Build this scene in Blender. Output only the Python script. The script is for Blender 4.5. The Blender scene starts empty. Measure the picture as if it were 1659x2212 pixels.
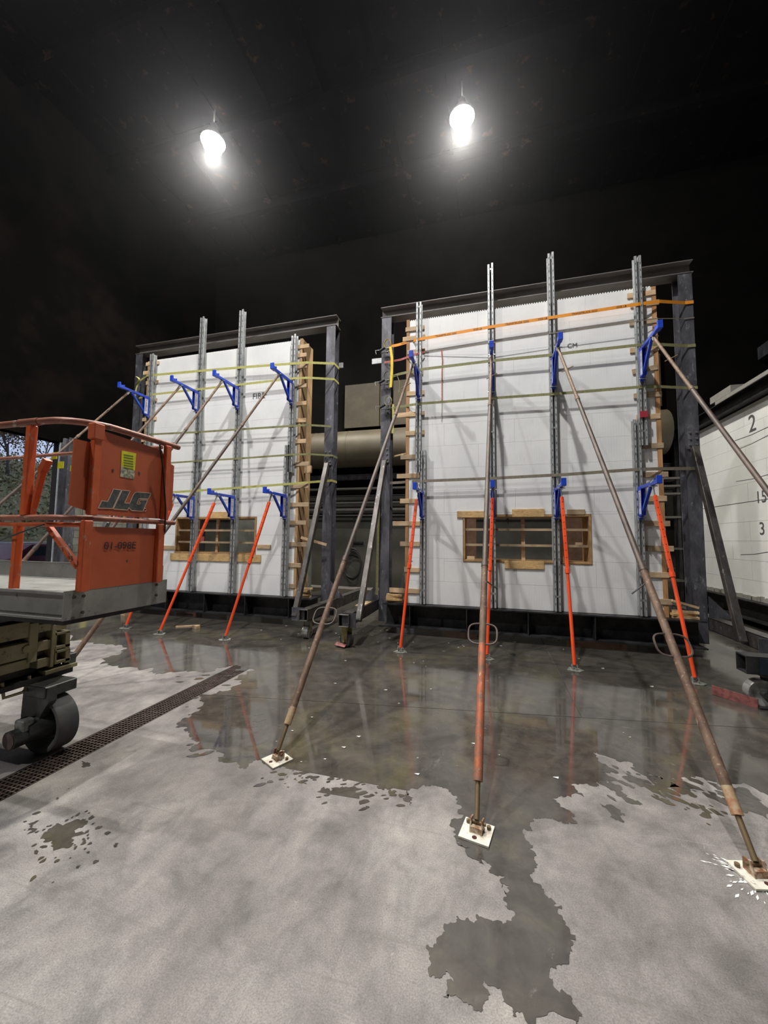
import bpy, bmesh, math, random
import numpy as np
from mathutils import Vector, Matrix
from mathutils.geometry import tessellate_polygon
random.seed(7); rng = np.random.RandomState(7)
C = bpy.context.scene.collection
sc = bpy.context.scene
PI = math.pi

# ------------------------------------------------------------------ camera
# world: X runs along the test walls, Y away from the camera side, Z up, floor z=0
FPX, PITCH, ROLL, HC, YAW = 831.0, .071, .011, 1.68, -.27
cd = bpy.data.cameras.new('camera'); cam = bpy.data.objects.new('camera', cd); C.objects.link(cam)
cd.sensor_fit = 'VERTICAL'; cd.sensor_height = 36.0; cd.lens = FPX / 2212 * 36.0
cd.clip_start = .05; cd.clip_end = 300
def cam_axes():
    def w(x, y, z): return Vector((x*math.cos(YAW) + y*math.sin(YAW), -x*math.sin(YAW) + y*math.cos(YAW), z))
    cr, sr = math.cos(ROLL), math.sin(ROLL)
    def d(u0, v0, k):
        u = u0*cr + v0*sr; v = -u0*sr + v0*cr
        return w(u, math.cos(PITCH)*k + v*math.sin(PITCH), math.sin(PITCH)*k - v*math.cos(PITCH))
    return d(1, 0, 0), -d(0, 1, 0), -d(0, 0, 1), d
rx, uy, bz, _ray = cam_axes()
cam.matrix_world = Matrix(((rx.x, uy.x, bz.x, 0), (rx.y, uy.y, bz.y, 0), (rx.z, uy.z, bz.z, HC), (0, 0, 0, 1)))
sc.camera = cam
def ray(px, py): return _ray((px-829.5)/FPX, (py-1106)/FPX, 1)
def AZ(px, py, z=0): d = ray(px, py); t = (z-HC)/d.z; return Vector((d.x*t, d.y*t, z))
def AY(px, py, Y): d = ray(px, py); t = Y/d.y; return Vector((d.x*t, Y, HC+d.z*t))
def AX(px, py, X): d = ray(px, py); t = X/d.x; return Vector((X, d.y*t, HC+d.z*t))

# ------------------------------------------------------------------ world, lights, exposure
w = bpy.data.worlds.new('dusk_sky'); sc.world = w; w.use_nodes = True
nt = w.node_tree; bg = nt.nodes['Background']
bg.inputs[0].default_value = (.55, .66, .92, 1); bg.inputs[1].default_value = .9
sc.view_settings.view_transform = 'Standard'; sc.view_settings.look = 'None'
sc.view_settings.gamma = 1; sc.view_settings.use_curve_mapping = False
sc.view_settings.exposure = 0.0
sc.cycles.use_denoising = True
LAMP_Z = 12.0
LAMPS = [(-6.91, 7.80, 1), (-.585, 8.88, 1), (-6.6, 1.2, 1), (-.8, 2.6, 1.1), (-5.6, -5.2, .8)]
LAMP_POWER = 2100
GLARE_DENSITY = .0021  # density of the volume added for lamp glare

# ------------------------------------------------------------------ materials
def new_mat(name):
    m = bpy.data.materials.new(name); m.use_nodes = True
    return m, m.node_tree, m.node_tree.nodes['Principled BSDF']
def noise(nt, scale, detail=6, rough=.6, vec=None, dist=0):
    n = nt.nodes.new('ShaderNodeTexNoise'); n.inputs['Scale'].default_value = scale
    n.inputs['Detail'].default_value = detail; n.inputs['Roughness'].default_value = rough; n.inputs['Distortion'].default_value = dist
    if vec: nt.links.new(vec, n.inputs['Vector'])
    return n.outputs['Fac']
def ramp(nt, fac, stops):
    r = nt.nodes.new('ShaderNodeValToRGB'); e = r.color_ramp.elements
    while len(e) < len(stops): e.new(.5)
    for el, (p, c) in zip(e, stops): el.position = p; el.color = (*c, 1) if len(c) == 3 else c
    nt.links.new(fac, r.inputs[0]); return r.outputs[0]
def mix(nt, fac, a, b, mode='MIX'):
    m = nt.nodes.new('ShaderNodeMix'); m.data_type = 'RGBA'; m.blend_type = mode
    for v, i in ((fac, 0), (a, 6), (b, 7)):
        if isinstance(v, (int, float)): m.inputs[i].default_value = v
        elif isinstance(v, tuple): m.inputs[i].default_value = (*v, 1)
        else: nt.links.new(v, m.inputs[i])
    return m.outputs[2]
def objvec(nt, scale=(1, 1, 1), world=False):
    t = nt.nodes.new('ShaderNodeNewGeometry' if world else 'ShaderNodeTexCoord'); mp = nt.nodes.new('ShaderNodeMapping')
    mp.inputs['Scale'].default_value = scale
    nt.links.new(t.outputs['Position' if world else 'Object'], mp.inputs[0]); return mp.outputs[0]
def bump(nt, bsdf, fac, strength=.2, dist=.01):
    b = nt.nodes.new('ShaderNodeBump'); b.inputs['Strength'].default_value = strength; b.inputs['Distance'].default_value = dist
    nt.links.new(fac, b.inputs['Height']); nt.links.new(b.outputs[0], bsdf.inputs['Normal'])
def mat(name, base, rough=.6, metal=0, base2=None, scale=8, lo=.4, hi=.6, bmp=.1, stretch=(1, 1, 1), base3=None):
    m, nt, b = new_mat(name)
    b.inputs['Roughness'].default_value = rough; b.inputs['Metallic'].default_value = metal
    v = objvec(nt, stretch, True)
    n = noise(nt, scale, 7, .65, v)
    if base2: col = ramp(nt, n, [(lo, base), (hi, base2)])
    else: col = ramp(nt, n, [(.3, tuple(c*.88 for c in base)), (.7, tuple(min(1, c*1.1) for c in base))])
    if base3:
        n2 = noise(nt, scale*3.1, 6, .7, v)
        f = ramp(nt, n2, [(.60, (0, 0, 0)), (.66, (1, 1, 1))]); col = mix(nt, f, col, base3)
    nt.links.new(col, b.inputs['Base Color'])
    if bmp: bump(nt, b, noise(nt, scale*6, 4, .6, v), bmp, .004)
    return m

# dry concrete floor: mottled, scratched, speckled
def concrete_floor():
    m, nt, b = new_mat('concrete_floor')
    v = objvec(nt, (1, 1, 1), True)
    n1 = noise(nt, .9, 8, .62, v, .6); n2 = noise(nt, 5, 8, .7, v, .3); n3 = noise(nt, 150, 3, .7, v)
    c = ramp(nt, n1, [(.36, (.135, .124, .120)), (.5, (.205, .191, .184)), (.62, (.275, .262, .250))])
    c2 = ramp(nt, n2, [(.3, (.62, .61, .62)), (.5, (1, 1, 1)), (.72, (1.28, 1.28, 1.25))])
    c = mix(nt, 1, c, c2, 'MULTIPLY')
    c3 = ramp(nt, n3, [(.32, (.62, .62, .62)), (.5, (1, 1, 1)), (.70, (1.4, 1.4, 1.4))])
    c = mix(nt, .8, c, c3, 'MULTIPLY')
    # dark oily drag marks
    vs = objvec(nt, (.5, 7, 1), True); n4 = noise(nt, 1.3, 6, .7, vs, .8)
    f = ramp(nt, n4, [(.60, (0, 0, 0)), (.72, (.55, .55, .55))]); c = mix(nt, f, c, (.13, .12, .11))
    n5 = noise(nt, 2.3, 9, .75, v, 1.2)
    f = ramp(nt, n5, [(.66, (0, 0, 0)), (.70, (.8, .8, .8))]); c = mix(nt, f, c, (.52, .51, .48))
    # brushed streaks running diagonally
    g_ = nt.nodes.new('ShaderNodeNewGeometry'); mp = nt.nodes.new('ShaderNodeMapping'); mp.inputs['Scale'].default_value = (1.9, .9, 1); mp.inputs['Rotation'].default_value = (0, 0, .55)
    nt.links.new(g_.outputs['Position'], mp.inputs[0]); q = noise(nt, 2.6, 9, .72, mp.outputs[0], .7)
    c = mix(nt, .5, c, ramp(nt, q, [(.36, (.66, .65, .66)), (.5, (1, 1, 1)), (.64, (1.22, 1.21, 1.18))]), 'MULTIPLY')
    # fine scratches in two directions
    for sc_, ro in (((.7, 60, 1), .5), ((60, .9, 1), -.4)):
        g_ = nt.nodes.new('ShaderNodeNewGeometry'); mp = nt.nodes.new('ShaderNodeMapping'); mp.inputs['Scale'].default_value = sc_; mp.inputs['Rotation'].default_value = (0, 0, ro)
        nt.links.new(g_.outputs['Position'], mp.inputs[0]); q = noise(nt, 1.2, 4, .6, mp.outputs[0], .2)
        f = ramp(nt, q, [(.70, (0, 0, 0)), (.74, (.5, .5, .5))]); c = mix(nt, f, c, (.45, .44, .41) if ro > 0 else (.11, .10, .095))
    nt.links.new(c, b.inputs['Base Color'])
    r = ramp(nt, n2, [(.3, (.5, .5, .5)), (.7, (.75, .75, .75))]); nt.links.new(r, b.inputs['Roughness'])
    bump(nt, b, n3, .25, .002)
    return m
def wet_concrete():
    m, nt, b = new_mat('wet_concrete')
    v = objvec(nt, (1, 1, 1), True)
    n1 = noise(nt, 1.1, 8, .65, v, .8); n2 = noise(nt, 6, 8, .7, v, .4); n3 = noise(nt, .55, 3, .5, v, .3); n4 = noise(nt, 40, 5, .7, v)
    c = ramp(nt, n1, [(.35, (.045, .040, .035)), (.52, (.075, .068, .06)), (.66, (.085, .077, .05))])
    c2 = ramp(nt, n2, [(.3, (.7, .7, .7)), (.5, (1, 1, 1)), (.72, (1.35, 1.35, 1.3))]); c = mix(nt, 1, c, c2, 'MULTIPLY')
    n5 = noise(nt, 3.1, 9, .78, v, 1.5)
    f = ramp(nt, n5, [(.62, (0, 0, 0)), (.68, (.6, .6, .6))]); c = mix(nt, f, c, (.19, .18, .165))
    nt.links.new(c, b.inputs['Base Color'])
    r = ramp(nt, n3, [(.42, (.03, .03, .03)), (.60, (.15, .15, .15))])
    r2 = ramp(nt, n2, [(.50, (0, 0, 0)), (.75, (.14, .14, .14))]); r = mix(nt, 1, r, r2, 'ADD')
    nt.links.new(r, b.inputs['Roughness'])
    b.inputs['IOR'].default_value = 1.7
    bump(nt, b, n4, .03, .001)
    return m
def foam_mat():
    m, nt, b = new_mat('foam')
    b.inputs['Roughness'].default_value = .8
    v = objvec(nt, (1, 1, 1), True)
    n = noise(nt, 1.6, 6, .6, v)
    c = ramp(nt, n, [(.3, (.74, .75, .75)), (.65, (.84, .85, .84))])
    vs = objvec(nt, (9, 9, .7), True); n2 = noise(nt, 2.5, 8, .75, vs)
    f = ramp(nt, n2, [(.58, (0, 0, 0)), (.75, (.55, .55, .55))]); c = mix(nt, f, c, (.50, .50, .47))
    n3 = noise(nt, 7, 8, .8, v, 1); f = ramp(nt, n3, [(.67, (0, 0, 0)), (.72, (.55, .55, .55))]); c = mix(nt, f, c, (.42, .41, .38))
    nt.links.new(c, b.inputs['Base Color'])
    wv = nt.nodes.new('ShaderNodeTexWave'); wv.bands_direction = 'X'; wv.inputs['Scale'].default_value = 8
    nt.links.new(v, wv.inputs[0]); bump(nt, b, wv.outputs[1], .12, .003)
    return m
def wood_mat(name, a, bcol, grain=(1, 8, 8), s=3):
    m, nt, b = new_mat(name); b.inputs['Roughness'].default_value = .7
    v = objvec(nt, grain, True); n = noise(nt, s, 7, .65, v, 1.5)
    c = ramp(nt, n, [(.3, a), (.68, bcol)])
    v2 = objvec(nt, (1, 1, 1), True); n2 = noise(nt, 1.7, 3, .5, v2)
    c2 = ramp(nt, n2, [(.35, (.72, .72, .72)), (.65, (1.15, 1.12, 1.08))]); c = mix(nt, 1, c, c2, 'MULTIPLY')
    nt.links.new(c, b.inputs['Base Color']); bump(nt, b, n, .15, .003); return m
def emit(name, col, s):
    m, nt, b = new_mat(name); b.inputs['Base Color'].default_value = (.8, .8, .8, 1)
    b.inputs['Emission Color'].default_value = (*col, 1); b.inputs['Emission Strength'].default_value = s; return m

M = dict(
 floor=concrete_floor(), wet=wet_concrete(), foam=foam_mat(),
 core=mat('concrete_core', (.30, .29, .27), .9),
 pit=mat('drain_pit', (.015, .014, .013), .8),
 joint=mat('joint_filler', (.035, .032, .03), .9),
 galv=mat('galvanized_steel', (.40, .42, .42), .42, .4, (.60, .62, .62), 14, .35, .65, .05),
 slot=mat('dark_slot', (.02, .02, .02), .9),
 steel=mat('primed_steel', (.075, .075, .085), .45, .35, (.16, .16, .185), 5, .42, .62, .08, (1, 1, .35), (.25, .27, .30)),
 millsteel=mat('mill_steel', (.075, .068, .064), .42, .5, (.15, .14, .13), 6, .4, .65, .06, (1, 1, .4), (.33, .31, .30)),
 beamsteel=mat('brownish_beam_steel', (.13, .115, .108), .5, .1, (.20, .18, .17), 3, .4, .65, .06, (.4, 1, 1)),
 darksteel=mat('dark_steel', (.02, .02, .022), .5, .4, (.05, .05, .052), 4),
 rustpipe=mat('rusty_pipe', (.115, .068, .045), .65, .1, (.19, .125, .085), 14, .4, .6, .25, (1, 1, .5), (.42, .31, .20)),
 rustthin=mat('brown_pipe', (.060, .043, .035), .5, .1, (.115, .082, .066), 10, .4, .62, .1, (1, 1, .3)),
 rustpaint=mat('worn_orange_pipe', (.22, .12, .08), .6, .15, (.50, .135, .06), 13, .42, .60, .3, (1, 1, .5), (.50, .40, .28)),
 tanpaint=mat('tan_spattered_steel', (.42, .33, .20), .7, .1, (.36, .15, .08), 15, .45, .6, .25),
 rod=mat('dirty_rod', (.18, .13, .07), .6, .4),
 plate=mat('spattered_plate', (.72, .70, .62), .45, .1, (.45, .38, .27), 12, .5, .75, .2, (1, 1, 1), (.16, .09, .05)),
 rustplate=mat('rusty_ear', (.25, .12, .06), .6, .2, (.60, .50, .38), 20, .45, .6, .2),
 blue=mat('blue_paint', (.018, .06, .50), .35, 0, (.03, .09, .62), 6, .4, .7, .03),
 decal=mat('white_decal', (.72, .72, .75), .5, 0, None, 30, bmp=0),
 ink=mat('black_ink', (.02, .02, .03), .6, bmp=0),
 pencil=mat('pencil', (.10, .10, .10), .8, bmp=0),
 redink=mat('red_ink', (.35, .03, .05), .5, bmp=0),
 orange=mat('orange_red_paint', (.85, .085, .025), .32, 0, (.95, .12, .035), 7, .4, .7, .04, (1, 1, .4), (.72, .10, .04)),
 hole=mat('hole_black', (.05, .008, .005), .8, bmp=0),
 grey=mat('foot_grey', (.30, .31, .28), .5, .3, (.16, .16, .15), 20),
 zinc=mat('zinc_hook', (.55, .55, .52), .3, .8),
 wood=wood_mat('pine_cleat', (.50, .33, .17), (.74, .56, .36)),
 wood2=wood_mat('weathered_cleat', (.33, .24, .15), (.52, .40, .26)),
 osb=wood_mat('yellow_plywood_strip', (.45, .27, .10), (.78, .56, .27), (2, 2, 6), 5),
 ply=wood_mat('plywood_edge', (.34, .17, .07), (.55, .31, .14), (6, 6, .6), 3),
 ply2=wood_mat('plywood_side', (.40, .25, .12), (.58, .40, .22), (2, 2, .7), 2),
 buck=wood_mat('window_buck', (.30, .17, .07), (.50, .33, .16), (2, 2, 2), 3),
 strap_o=mat('orange_webbing', (.80, .30, .02), .6, 0, None, 60),
 strap_g=mat('olive_webbing', (.20, .20, .085), .7, 0, (.28, .28, .13), 30),
 strap_y=mat('yellow_green_webbing', (.42, .40, .10), .7, 0, (.52, .50, .17), 20),
 strap_t=mat('tan_webbing', (.19, .17, .12), .7, 0, (.25, .22, .16), 20),
 strap_r=mat('faded_red_webbing', (.33, .07, .07), .7, 0, (.45, .13, .12), 20),
 yellow=mat('bright_yellow_webbing', (.85, .62, .03), .6, 0, None, 20),
 liftor=mat('lift_orange', (.40, .075, .025), .5, 0, (.50, .11, .04), 3.0, .35, .7, .12, (1, 1, 1), (.33, .06, .025)),
 liftpost=mat('lift_post_worn', (.62, .115, .03), .45, 0, (.45, .085, .03), 6, .4, .6, .15, (1, 1, .5), (.40, .27, .20)),
 liftrail=mat('lift_rail_worn', (.20, .075, .05), .4, .1, (.38, .15, .10), 7, .4, .65, .12, (.4, 1, 1), (.42, .36, .30)),
 deck=mat('lift_deck_grey', (.20, .20, .19), .5, .25, (.30, .30, .28), 4, .35, .7, .12, (1, 1, 1), (.12, .12, .11)),
 olive=mat('faded_olive_paint', (.20, .17, .09), .55, 0, (.30, .27, .16), 4, .4, .7, .15, (1, 1, 1), (.10, .08, .05)),
 rubber=mat('grey_tyre', (.075, .075, .078), .6, 0, (.11, .11, .11), 6, .4, .7, .1),
 wheelw=mat('worn_wheel', (.42, .42, .40), .35, .4, (.25, .24, .21), 9, .45, .6, .1),
 grease=mat('greasy_iron', (.045, .047, .045), .4, .3, (.08, .085, .08), 9),
 brass=mat('yellow_zinc', (.45, .38, .16), .3, .7, (.28, .24, .12), 15),
 redsteel=mat('faded_red_steel', (.30, .10, .09), .6, .1, (.16, .06, .055), 20, .45, .6, .15),
 yellowp=mat('yellow_sticker', (.75, .75, .02), .5, 0, (.62, .62, .03), 25),
 paper=mat('peeled_paper', (.55, .56, .38), .8, 0, (.22, .23, .17), 40, .45, .55),
 logo=mat('logo_black', (.045, .055, .055), .5, 0, (.09, .10, .10), 30, bmp=0),
 logob=mat('logo_cream', (.60, .45, .33), .6, bmp=0),
 grate=mat('rusty_grating', (.10, .075, .065), .55, .4, (.17, .13, .115), 15, .4, .6, .2),
 wallback=mat('unlit_back_wall', (.006, .006, .006), .9, 0, (.012, .011, .010), 1.1, .3, .7, .2), dado=mat('back_wall_concrete', (.03, .03, .024), .85, 0, (.065, .062, .05), 1.1, .3, .7, .2),  # upper back wall near black: lack of light put into its base colour
 dark=mat('unlit_walls', (.004, .004, .004), .9, 0, (.009, .007, .006), .8, .45, .7, .1),  # walls and lintel: unlit dark of the hall put into the colour
 ceil=mat('unlit_ceiling', (.0035, .0035, .004), .9, 0, (.006, .0055, .0055), .8, .45, .6, .1, (1, 1, 1), (.03, .019, .012)),  # ceiling's missing light put into a near-black base; brown patches are rust
 duct=mat('beige_duct', (.10, .085, .058), .5, .1, (.135, .115, .08), 2.2, .35, .7, .05),
 conduit=mat('conduit_grey', (.13, .125, .11), .5, .3),
 block=mat('concrete_block', (.16, .165, .15), .85, 0, (.23, .235, .21), 3),
 brown=mat('brown_board', (.14, .07, .045), .7, 0, (.20, .11, .07), 4),
 white_end=mat('white_plate', (.75, .75, .75), .5, bmp=0),
 ground=mat('outside_ground', (.10, .09, .07), .9, 0, (.17, .15, .12), 3),
 bark=mat('bark', (.09, .075, .07), .9), leaf=mat('ivy_leaf', (.17, .17, .07), .6, 0, (.30, .24, .11), 1.2, .42, .6),
 leaf2=mat('autumn_leaf', (.17, .10, .05), .7, 0, (.26, .16, .08), 3),
 carred=mat('maroon_paint', (.10, .02, .03), .25, .2), glass=mat('car_glass', (.03, .035, .04), .1, 0, bmp=0),
 lampmetal=mat('lamp_housing', (.30, .30, .30), .4, .6),
 lampglow=emit('lamp_glow', (1, .96, .92), 230),
 black=mat('black_cable', (.015, .015, .015), .5), green=mat('green_paint', (.05, .16, .07), .5),
 blueplate=mat('bluish_plate', (.03, .045, .07), .4, .5),
 tar=mat('beige_panel', (.06, .048, .03), .6, 0, (.085, .07, .045), 1.5), glue=mat('white_spatter', (.75, .75, .73), .6, bmp=0),
)

for k in ('dark', 'ceil', 'wallback', 'joint', 'pit'): M[k].node_tree.nodes['Principled BSDF'].inputs['Specular IOR Level'].default_value = 0
# ------------------------------------------------------------------ mesh builder
class MB:
    def __init__(s): s.v = []; s.f = []
    def add(s, vs, fs):
        n = len(s.v); s.v += [tuple(v) for v in vs]; s.f += [tuple(i+n for i in f) for f in fs]; return s
    def box(s, x0, x1, y0, y1, z0, z1):
        return s.add([(x, y, z) for z in (z0, z1) for y in (y0, y1) for x in (x0, x1)],
                     [(0, 2, 3, 1), (4, 5, 7, 6), (0, 1, 5, 4), (2, 6, 7, 3), (0, 4, 6, 2), (1, 3, 7, 5)])
    def beam(s, a, b, w, h, up=(0, 0, 1)):
        a, b = Vector(a), Vector(b); d = (b-a).normalized(); u = Vector(up)
        sd = d.cross(u)
        if sd.length < 1e-3: sd = d.cross(Vector((0, 1, 0)))
        sd.normalize(); u = sd.cross(d); sd *= w/2; u *= h/2
        vs = [p+i*sd+j*u for p in (a, b) for i, j in ((-1, -1), (1, -1), (1, 1), (-1, 1))]
        return s.add(vs, [(0, 1, 2, 3), (7, 6, 5, 4), (0, 4, 5, 1), (1, 5, 6, 2), (2, 6, 7, 3), (3, 7, 4, 0)])
    def cyl(s, a, b, r, r2=None, n=16, cap=True):
        a, b = Vector(a), Vector(b); d = (b-a).normalized(); r2 = r if r2 is None else r2
        e = d.cross(Vector((0, 0, 1)) if abs(d.z) < .9 else Vector((0, 1, 0))).normalized(); g = d.cross(e)
        vs = [p+q*(math.cos(2*PI*i/n)*e+math.sin(2*PI*i/n)*g) for p, q in ((a, r), (b, r2)) for i in range(n)]
        fs = [(i, (i+1) % n, n+(i+1) % n, n+i) for i in range(n)]
        if cap: fs += [tuple(range(n-1, -1, -1)), tuple(range(n, 2*n))]
        return s.add(vs, fs)
    def path(s, pts, r, n=8, closed=False):
        pts = [Vector(p) for p in pts]; k = len(pts); rings = []; prev = None
        for i, p in enumerate(pts):
            a = pts[(i-1) % k] if (closed or i) else p; b = pts[(i+1) % k] if (closed or i < k-1) else p
            d = (b-a).normalized()
            if prev is None: e = d.cross(Vector((0, 0, 1)) if abs(d.z) < .9 else Vector((0, 1, 0))).normalized()
            else: e = (prev-d*prev.dot(d)).normalized()
            prev = e; g = d.cross(e); rings.append([p+r*(math.cos(2*PI*j/n)*e+math.sin(2*PI*j/n)*g) for j in range(n)])
        vs = [v for q in rings for v in q]; fs = []
        for i in range(k if closed else k-1):
            i2 = (i+1) % k
            fs += [(i*n+j, i*n+(j+1) % n, i2*n+(j+1) % n, i2*n+j) for j in range(n)]
        if not closed: fs += [tuple(range(n-1, -1, -1)), tuple((k-1)*n+j for j in range(n))]
        return s.add(vs, fs)
    def prism(s, poly, vec):   # planar polygon extruded by vec
        poly = [Vector(p) for p in poly]; vec = Vector(vec); n = len(poly)
        tri = tessellate_polygon([poly])
        fs = [tuple(t) for t in tri] + [tuple(i+n for i in reversed(t)) for t in tri]
        fs += [(i, (i+1) % n, n+(i+1) % n, n+i) for i in range(n)]
        return s.add(poly+[p+vec for p in poly], fs)
    def ibeam(s, a, b, w, h, tf, tw, up=(0, 0, 1)):   # w flange width, h overall depth along up
        a, b = Vector(a), Vector(b); d = (b-a).normalized(); u = Vector(up).normalized(); sd = d.cross(u).normalized()
        o = u*(h/2-tf/2)
        s.beam(a+o, b+o, w, tf, u); s.beam(a-o, b-o, w, tf, u); s.beam(a, b, tw, h-2*tf, u); return s
    def ribbon(s, pts, wdir, width, th=.003):
        pts = [Vector(p) for p in pts]; W = Vector(wdir).normalized()*width/2; n = len(pts); vs = []
        for i, p in enumerate(pts):
            d = (pts[min(i+1, n-1)]-pts[max(i-1, 0)]).normalized(); nn = d.cross(W).normalized()*th/2
            vs += [p-W-nn, p+W-nn, p+W+nn, p-W+nn]
        fs = [(0, 1, 2, 3), tuple((n-1)*4+j for j in (3, 2, 1, 0))]
        for i in range(n-1):
            for j in range(4): fs.append((i*4+j, (i+1)*4+j, (i+1)*4+(j+1) % 4, i*4+(j+1) % 4))
        return s.add(vs, fs)
    def build(s, name, m, parent=None, smooth=False, bevel=0, kind=None, loc=None, flat=False):
        me = bpy.data.meshes.new(name); me.from_pydata(s.v, [], s.f); me.update()
        bm = bmesh.new(); bm.from_mesh(me); bmesh.ops.recalc_face_normals(bm, faces=bm.faces)
        if flat:
            for f in bm.faces:
                if f.normal.z < 0: f.normal_flip()
        bm.to_mesh(me); bm.free()
        me.materials.append(M[m] if isinstance(m, str) else m)
        if smooth:
            for p in me.polygons: p.use_smooth = True
            me.set_sharp_from_angle(angle=math.radians(45))
        o = bpy.data.objects.new(name, me); C.objects.link(o)
        if parent: o.parent = parent
        if loc is not None: o.location = loc
        if bevel:
            b = o.modifiers.new('b', 'BEVEL'); b.width = bevel; b.segments = 1; b.limit_method = 'ANGLE'
        if kind: o['kind'] = kind
        return o
def B(*a): return MB().box(*a)
def thing(name, label, cat, group=None, loc=(0, 0, 0)):
    o = bpy.data.objects.new(name, None); C.objects.link(o); o.empty_display_size = .1
    o.location = loc
    o['label'] = label; o['category'] = cat
    if group: o['group'] = group
    return o
def tag(o, label, cat, group=None):
    o['label'] = label; o['category'] = cat
    if group: o['group'] = group
    return o
def struct(o, label=None):
    o['kind'] = 'structure'
    if label: o['label'] = label
    return o
def shift(mb, p): mb.v = [(x-p[0], y-p[1], z-p[2]) for x, y, z in mb.v]; return mb
def text(s, size, loc, xdir, ydir, m, parent, name='lettering', ext=.001, align='LEFT'):
    c = bpy.data.curves.new(name, 'FONT'); c.body = s; c.size = size; c.extrude = ext; c.align_x = align
    c.resolution_u = 3
    o = bpy.data.objects.new(name, c); C.objects.link(o); c.materials.append(M[m])
    X = Vector(xdir).normalized(); Y = Vector(ydir).normalized(); Z = X.cross(Y); L = Vector(loc)
    o.matrix_world = Matrix(((X.x, Y.x, Z.x, L.x), (X.y, Y.y, Z.y, L.y), (X.z, Y.z, Z.z, L.z), (0, 0, 0, 1)))
    M0 = o.matrix_world.copy(); me = bpy.data.meshes.new_from_object(o); bpy.data.objects.remove(o)
    o = bpy.data.objects.new(name, me); C.objects.link(o); o.matrix_world = M0
    if not me.materials: me.materials.append(M[m])
    if parent: o.parent = parent
    return o

# ================================================================== STRUCTURE
YB, XL, XR, YF, ZC = 13.0, -11.0, 9.5, -12.0, 13.0
fl = MB().box(XL, XR, YF, YB, -.35, -.30).build('floor', 'joint'); struct(fl, 'grey concrete floor of the hall, wet towards the walls')
def crack(x): return 4.05 + .155*x      # slightly skewed slab joint
DX0, DX1, DY0, DY1 = -3.27, -3.0, -.6, 4.6
g = .004
def slab(poly):
    MB().prism([(x, y, -.28) for x, y in poly], (0, 0, .28)).build('concrete_slab', 'floor', fl)
slab([(XL, YF), (-3.27-g, YF), (-3.27-g, YB), (XL, YB)])
slab([(DX0+g, YF), (DX1-g, YF), (DX1-g, DY0), (DX0+g, DY0)])
slab([(DX0, DY1), (DX1-g, DY1), (DX1-g, YB), (DX0, YB)])
slab([(DX1, YF), (XR, YF), (XR, crack(XR)-g), (DX1, crack(DX1)-g)])
slab([(DX1, crack(DX1)+g), (.83-g, crack(.83)+g), (.83-g, YB), (DX1, YB)])
slab([(.83+g, crack(.83)+g), (XR, crack(XR)+g), (XR, YB), (.83+g, YB)])
B(DX0, DX1, DY0, DY1, -.30, -.295).build('drain_bottom', 'pit', fl)

# puddles: jagged outlines on the floor, cut along the slab joints
def jag(pts, amp, depth):
    for _ in range(depth):
        out = []
        for i, a in enumerate(pts):
            b = pts[(i+1) % len(pts)]; d = b-a; L = d.length
            out.append(a)
            if L > .012:
                nrm = Vector((-d.y, d.x, 0))/max(L, 1e-6)
                out.append((a+b)/2 + nrm*random.gauss(0, 1)*amp*min(L, .35) + d*random.uniform(-.15, .15))
        pts = out
    return pts
def puddle(world, label, z=.0015, amp=.16, depth=4, m='wet', cut=True, group=None):
    pts = [Vector((p[0], p[1], 0)) for p in world]; pts = jag(pts, amp, depth)
    bm = bmesh.new(); vs = [bm.verts.new((p.x, p.y, z)) for p in pts]
    tri = tessellate_polygon([[Vector((p.x, p.y, 0)) for p in pts]])
    for t in tri:
        try: bm.faces.new([vs[i] for i in t])
        except ValueError: pass
    if cut:
        for co, no in (((.83, 0, 0), (1, 0, 0)), ((.83, crack(.83), 0), Vector((-.155, 1, 0)).normalized())):
            n = Vector(no)
            for off in (-g, g):
                bmesh.ops.bisect_plane(bm, geom=bm.verts[:]+bm.edges[:]+bm.faces[:], plane_co=Vector(co)+n*off, plane_no=n)
            if abs(no[0]) > .9: bmesh.ops.bisect_plane(bm, geom=bm.verts[:]+bm.edges[:]+bm.faces[:], plane_co=(.83, crack(.83)+g, 0), plane_no=(0, 1, 0))
            kill = [f for f in bm.faces if abs((f.calc_center_median()-Vector(co)).dot(n)) < g and (abs(no[0]) < .9 or f.calc_center_median().y > crack(.83)+g)]
            bmesh.ops.delete(bm, geom=kill, context='FACES')
    bmesh.ops.recalc_face_normals(bm, faces=bm.faces)
    for f in bm.faces:
        if f.normal.z < 0: f.normal_flip()
    me = bpy.data.meshes.new('puddle'); bm.to_mesh(me); bm.free(); me.materials.append(M[m])
    o = bpy.data.objects.new('puddle', me); C.objects.link(o); tag(o, label, 'puddle', group); return o
PX = lambda l: [AZ(*p) for p in l]
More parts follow.
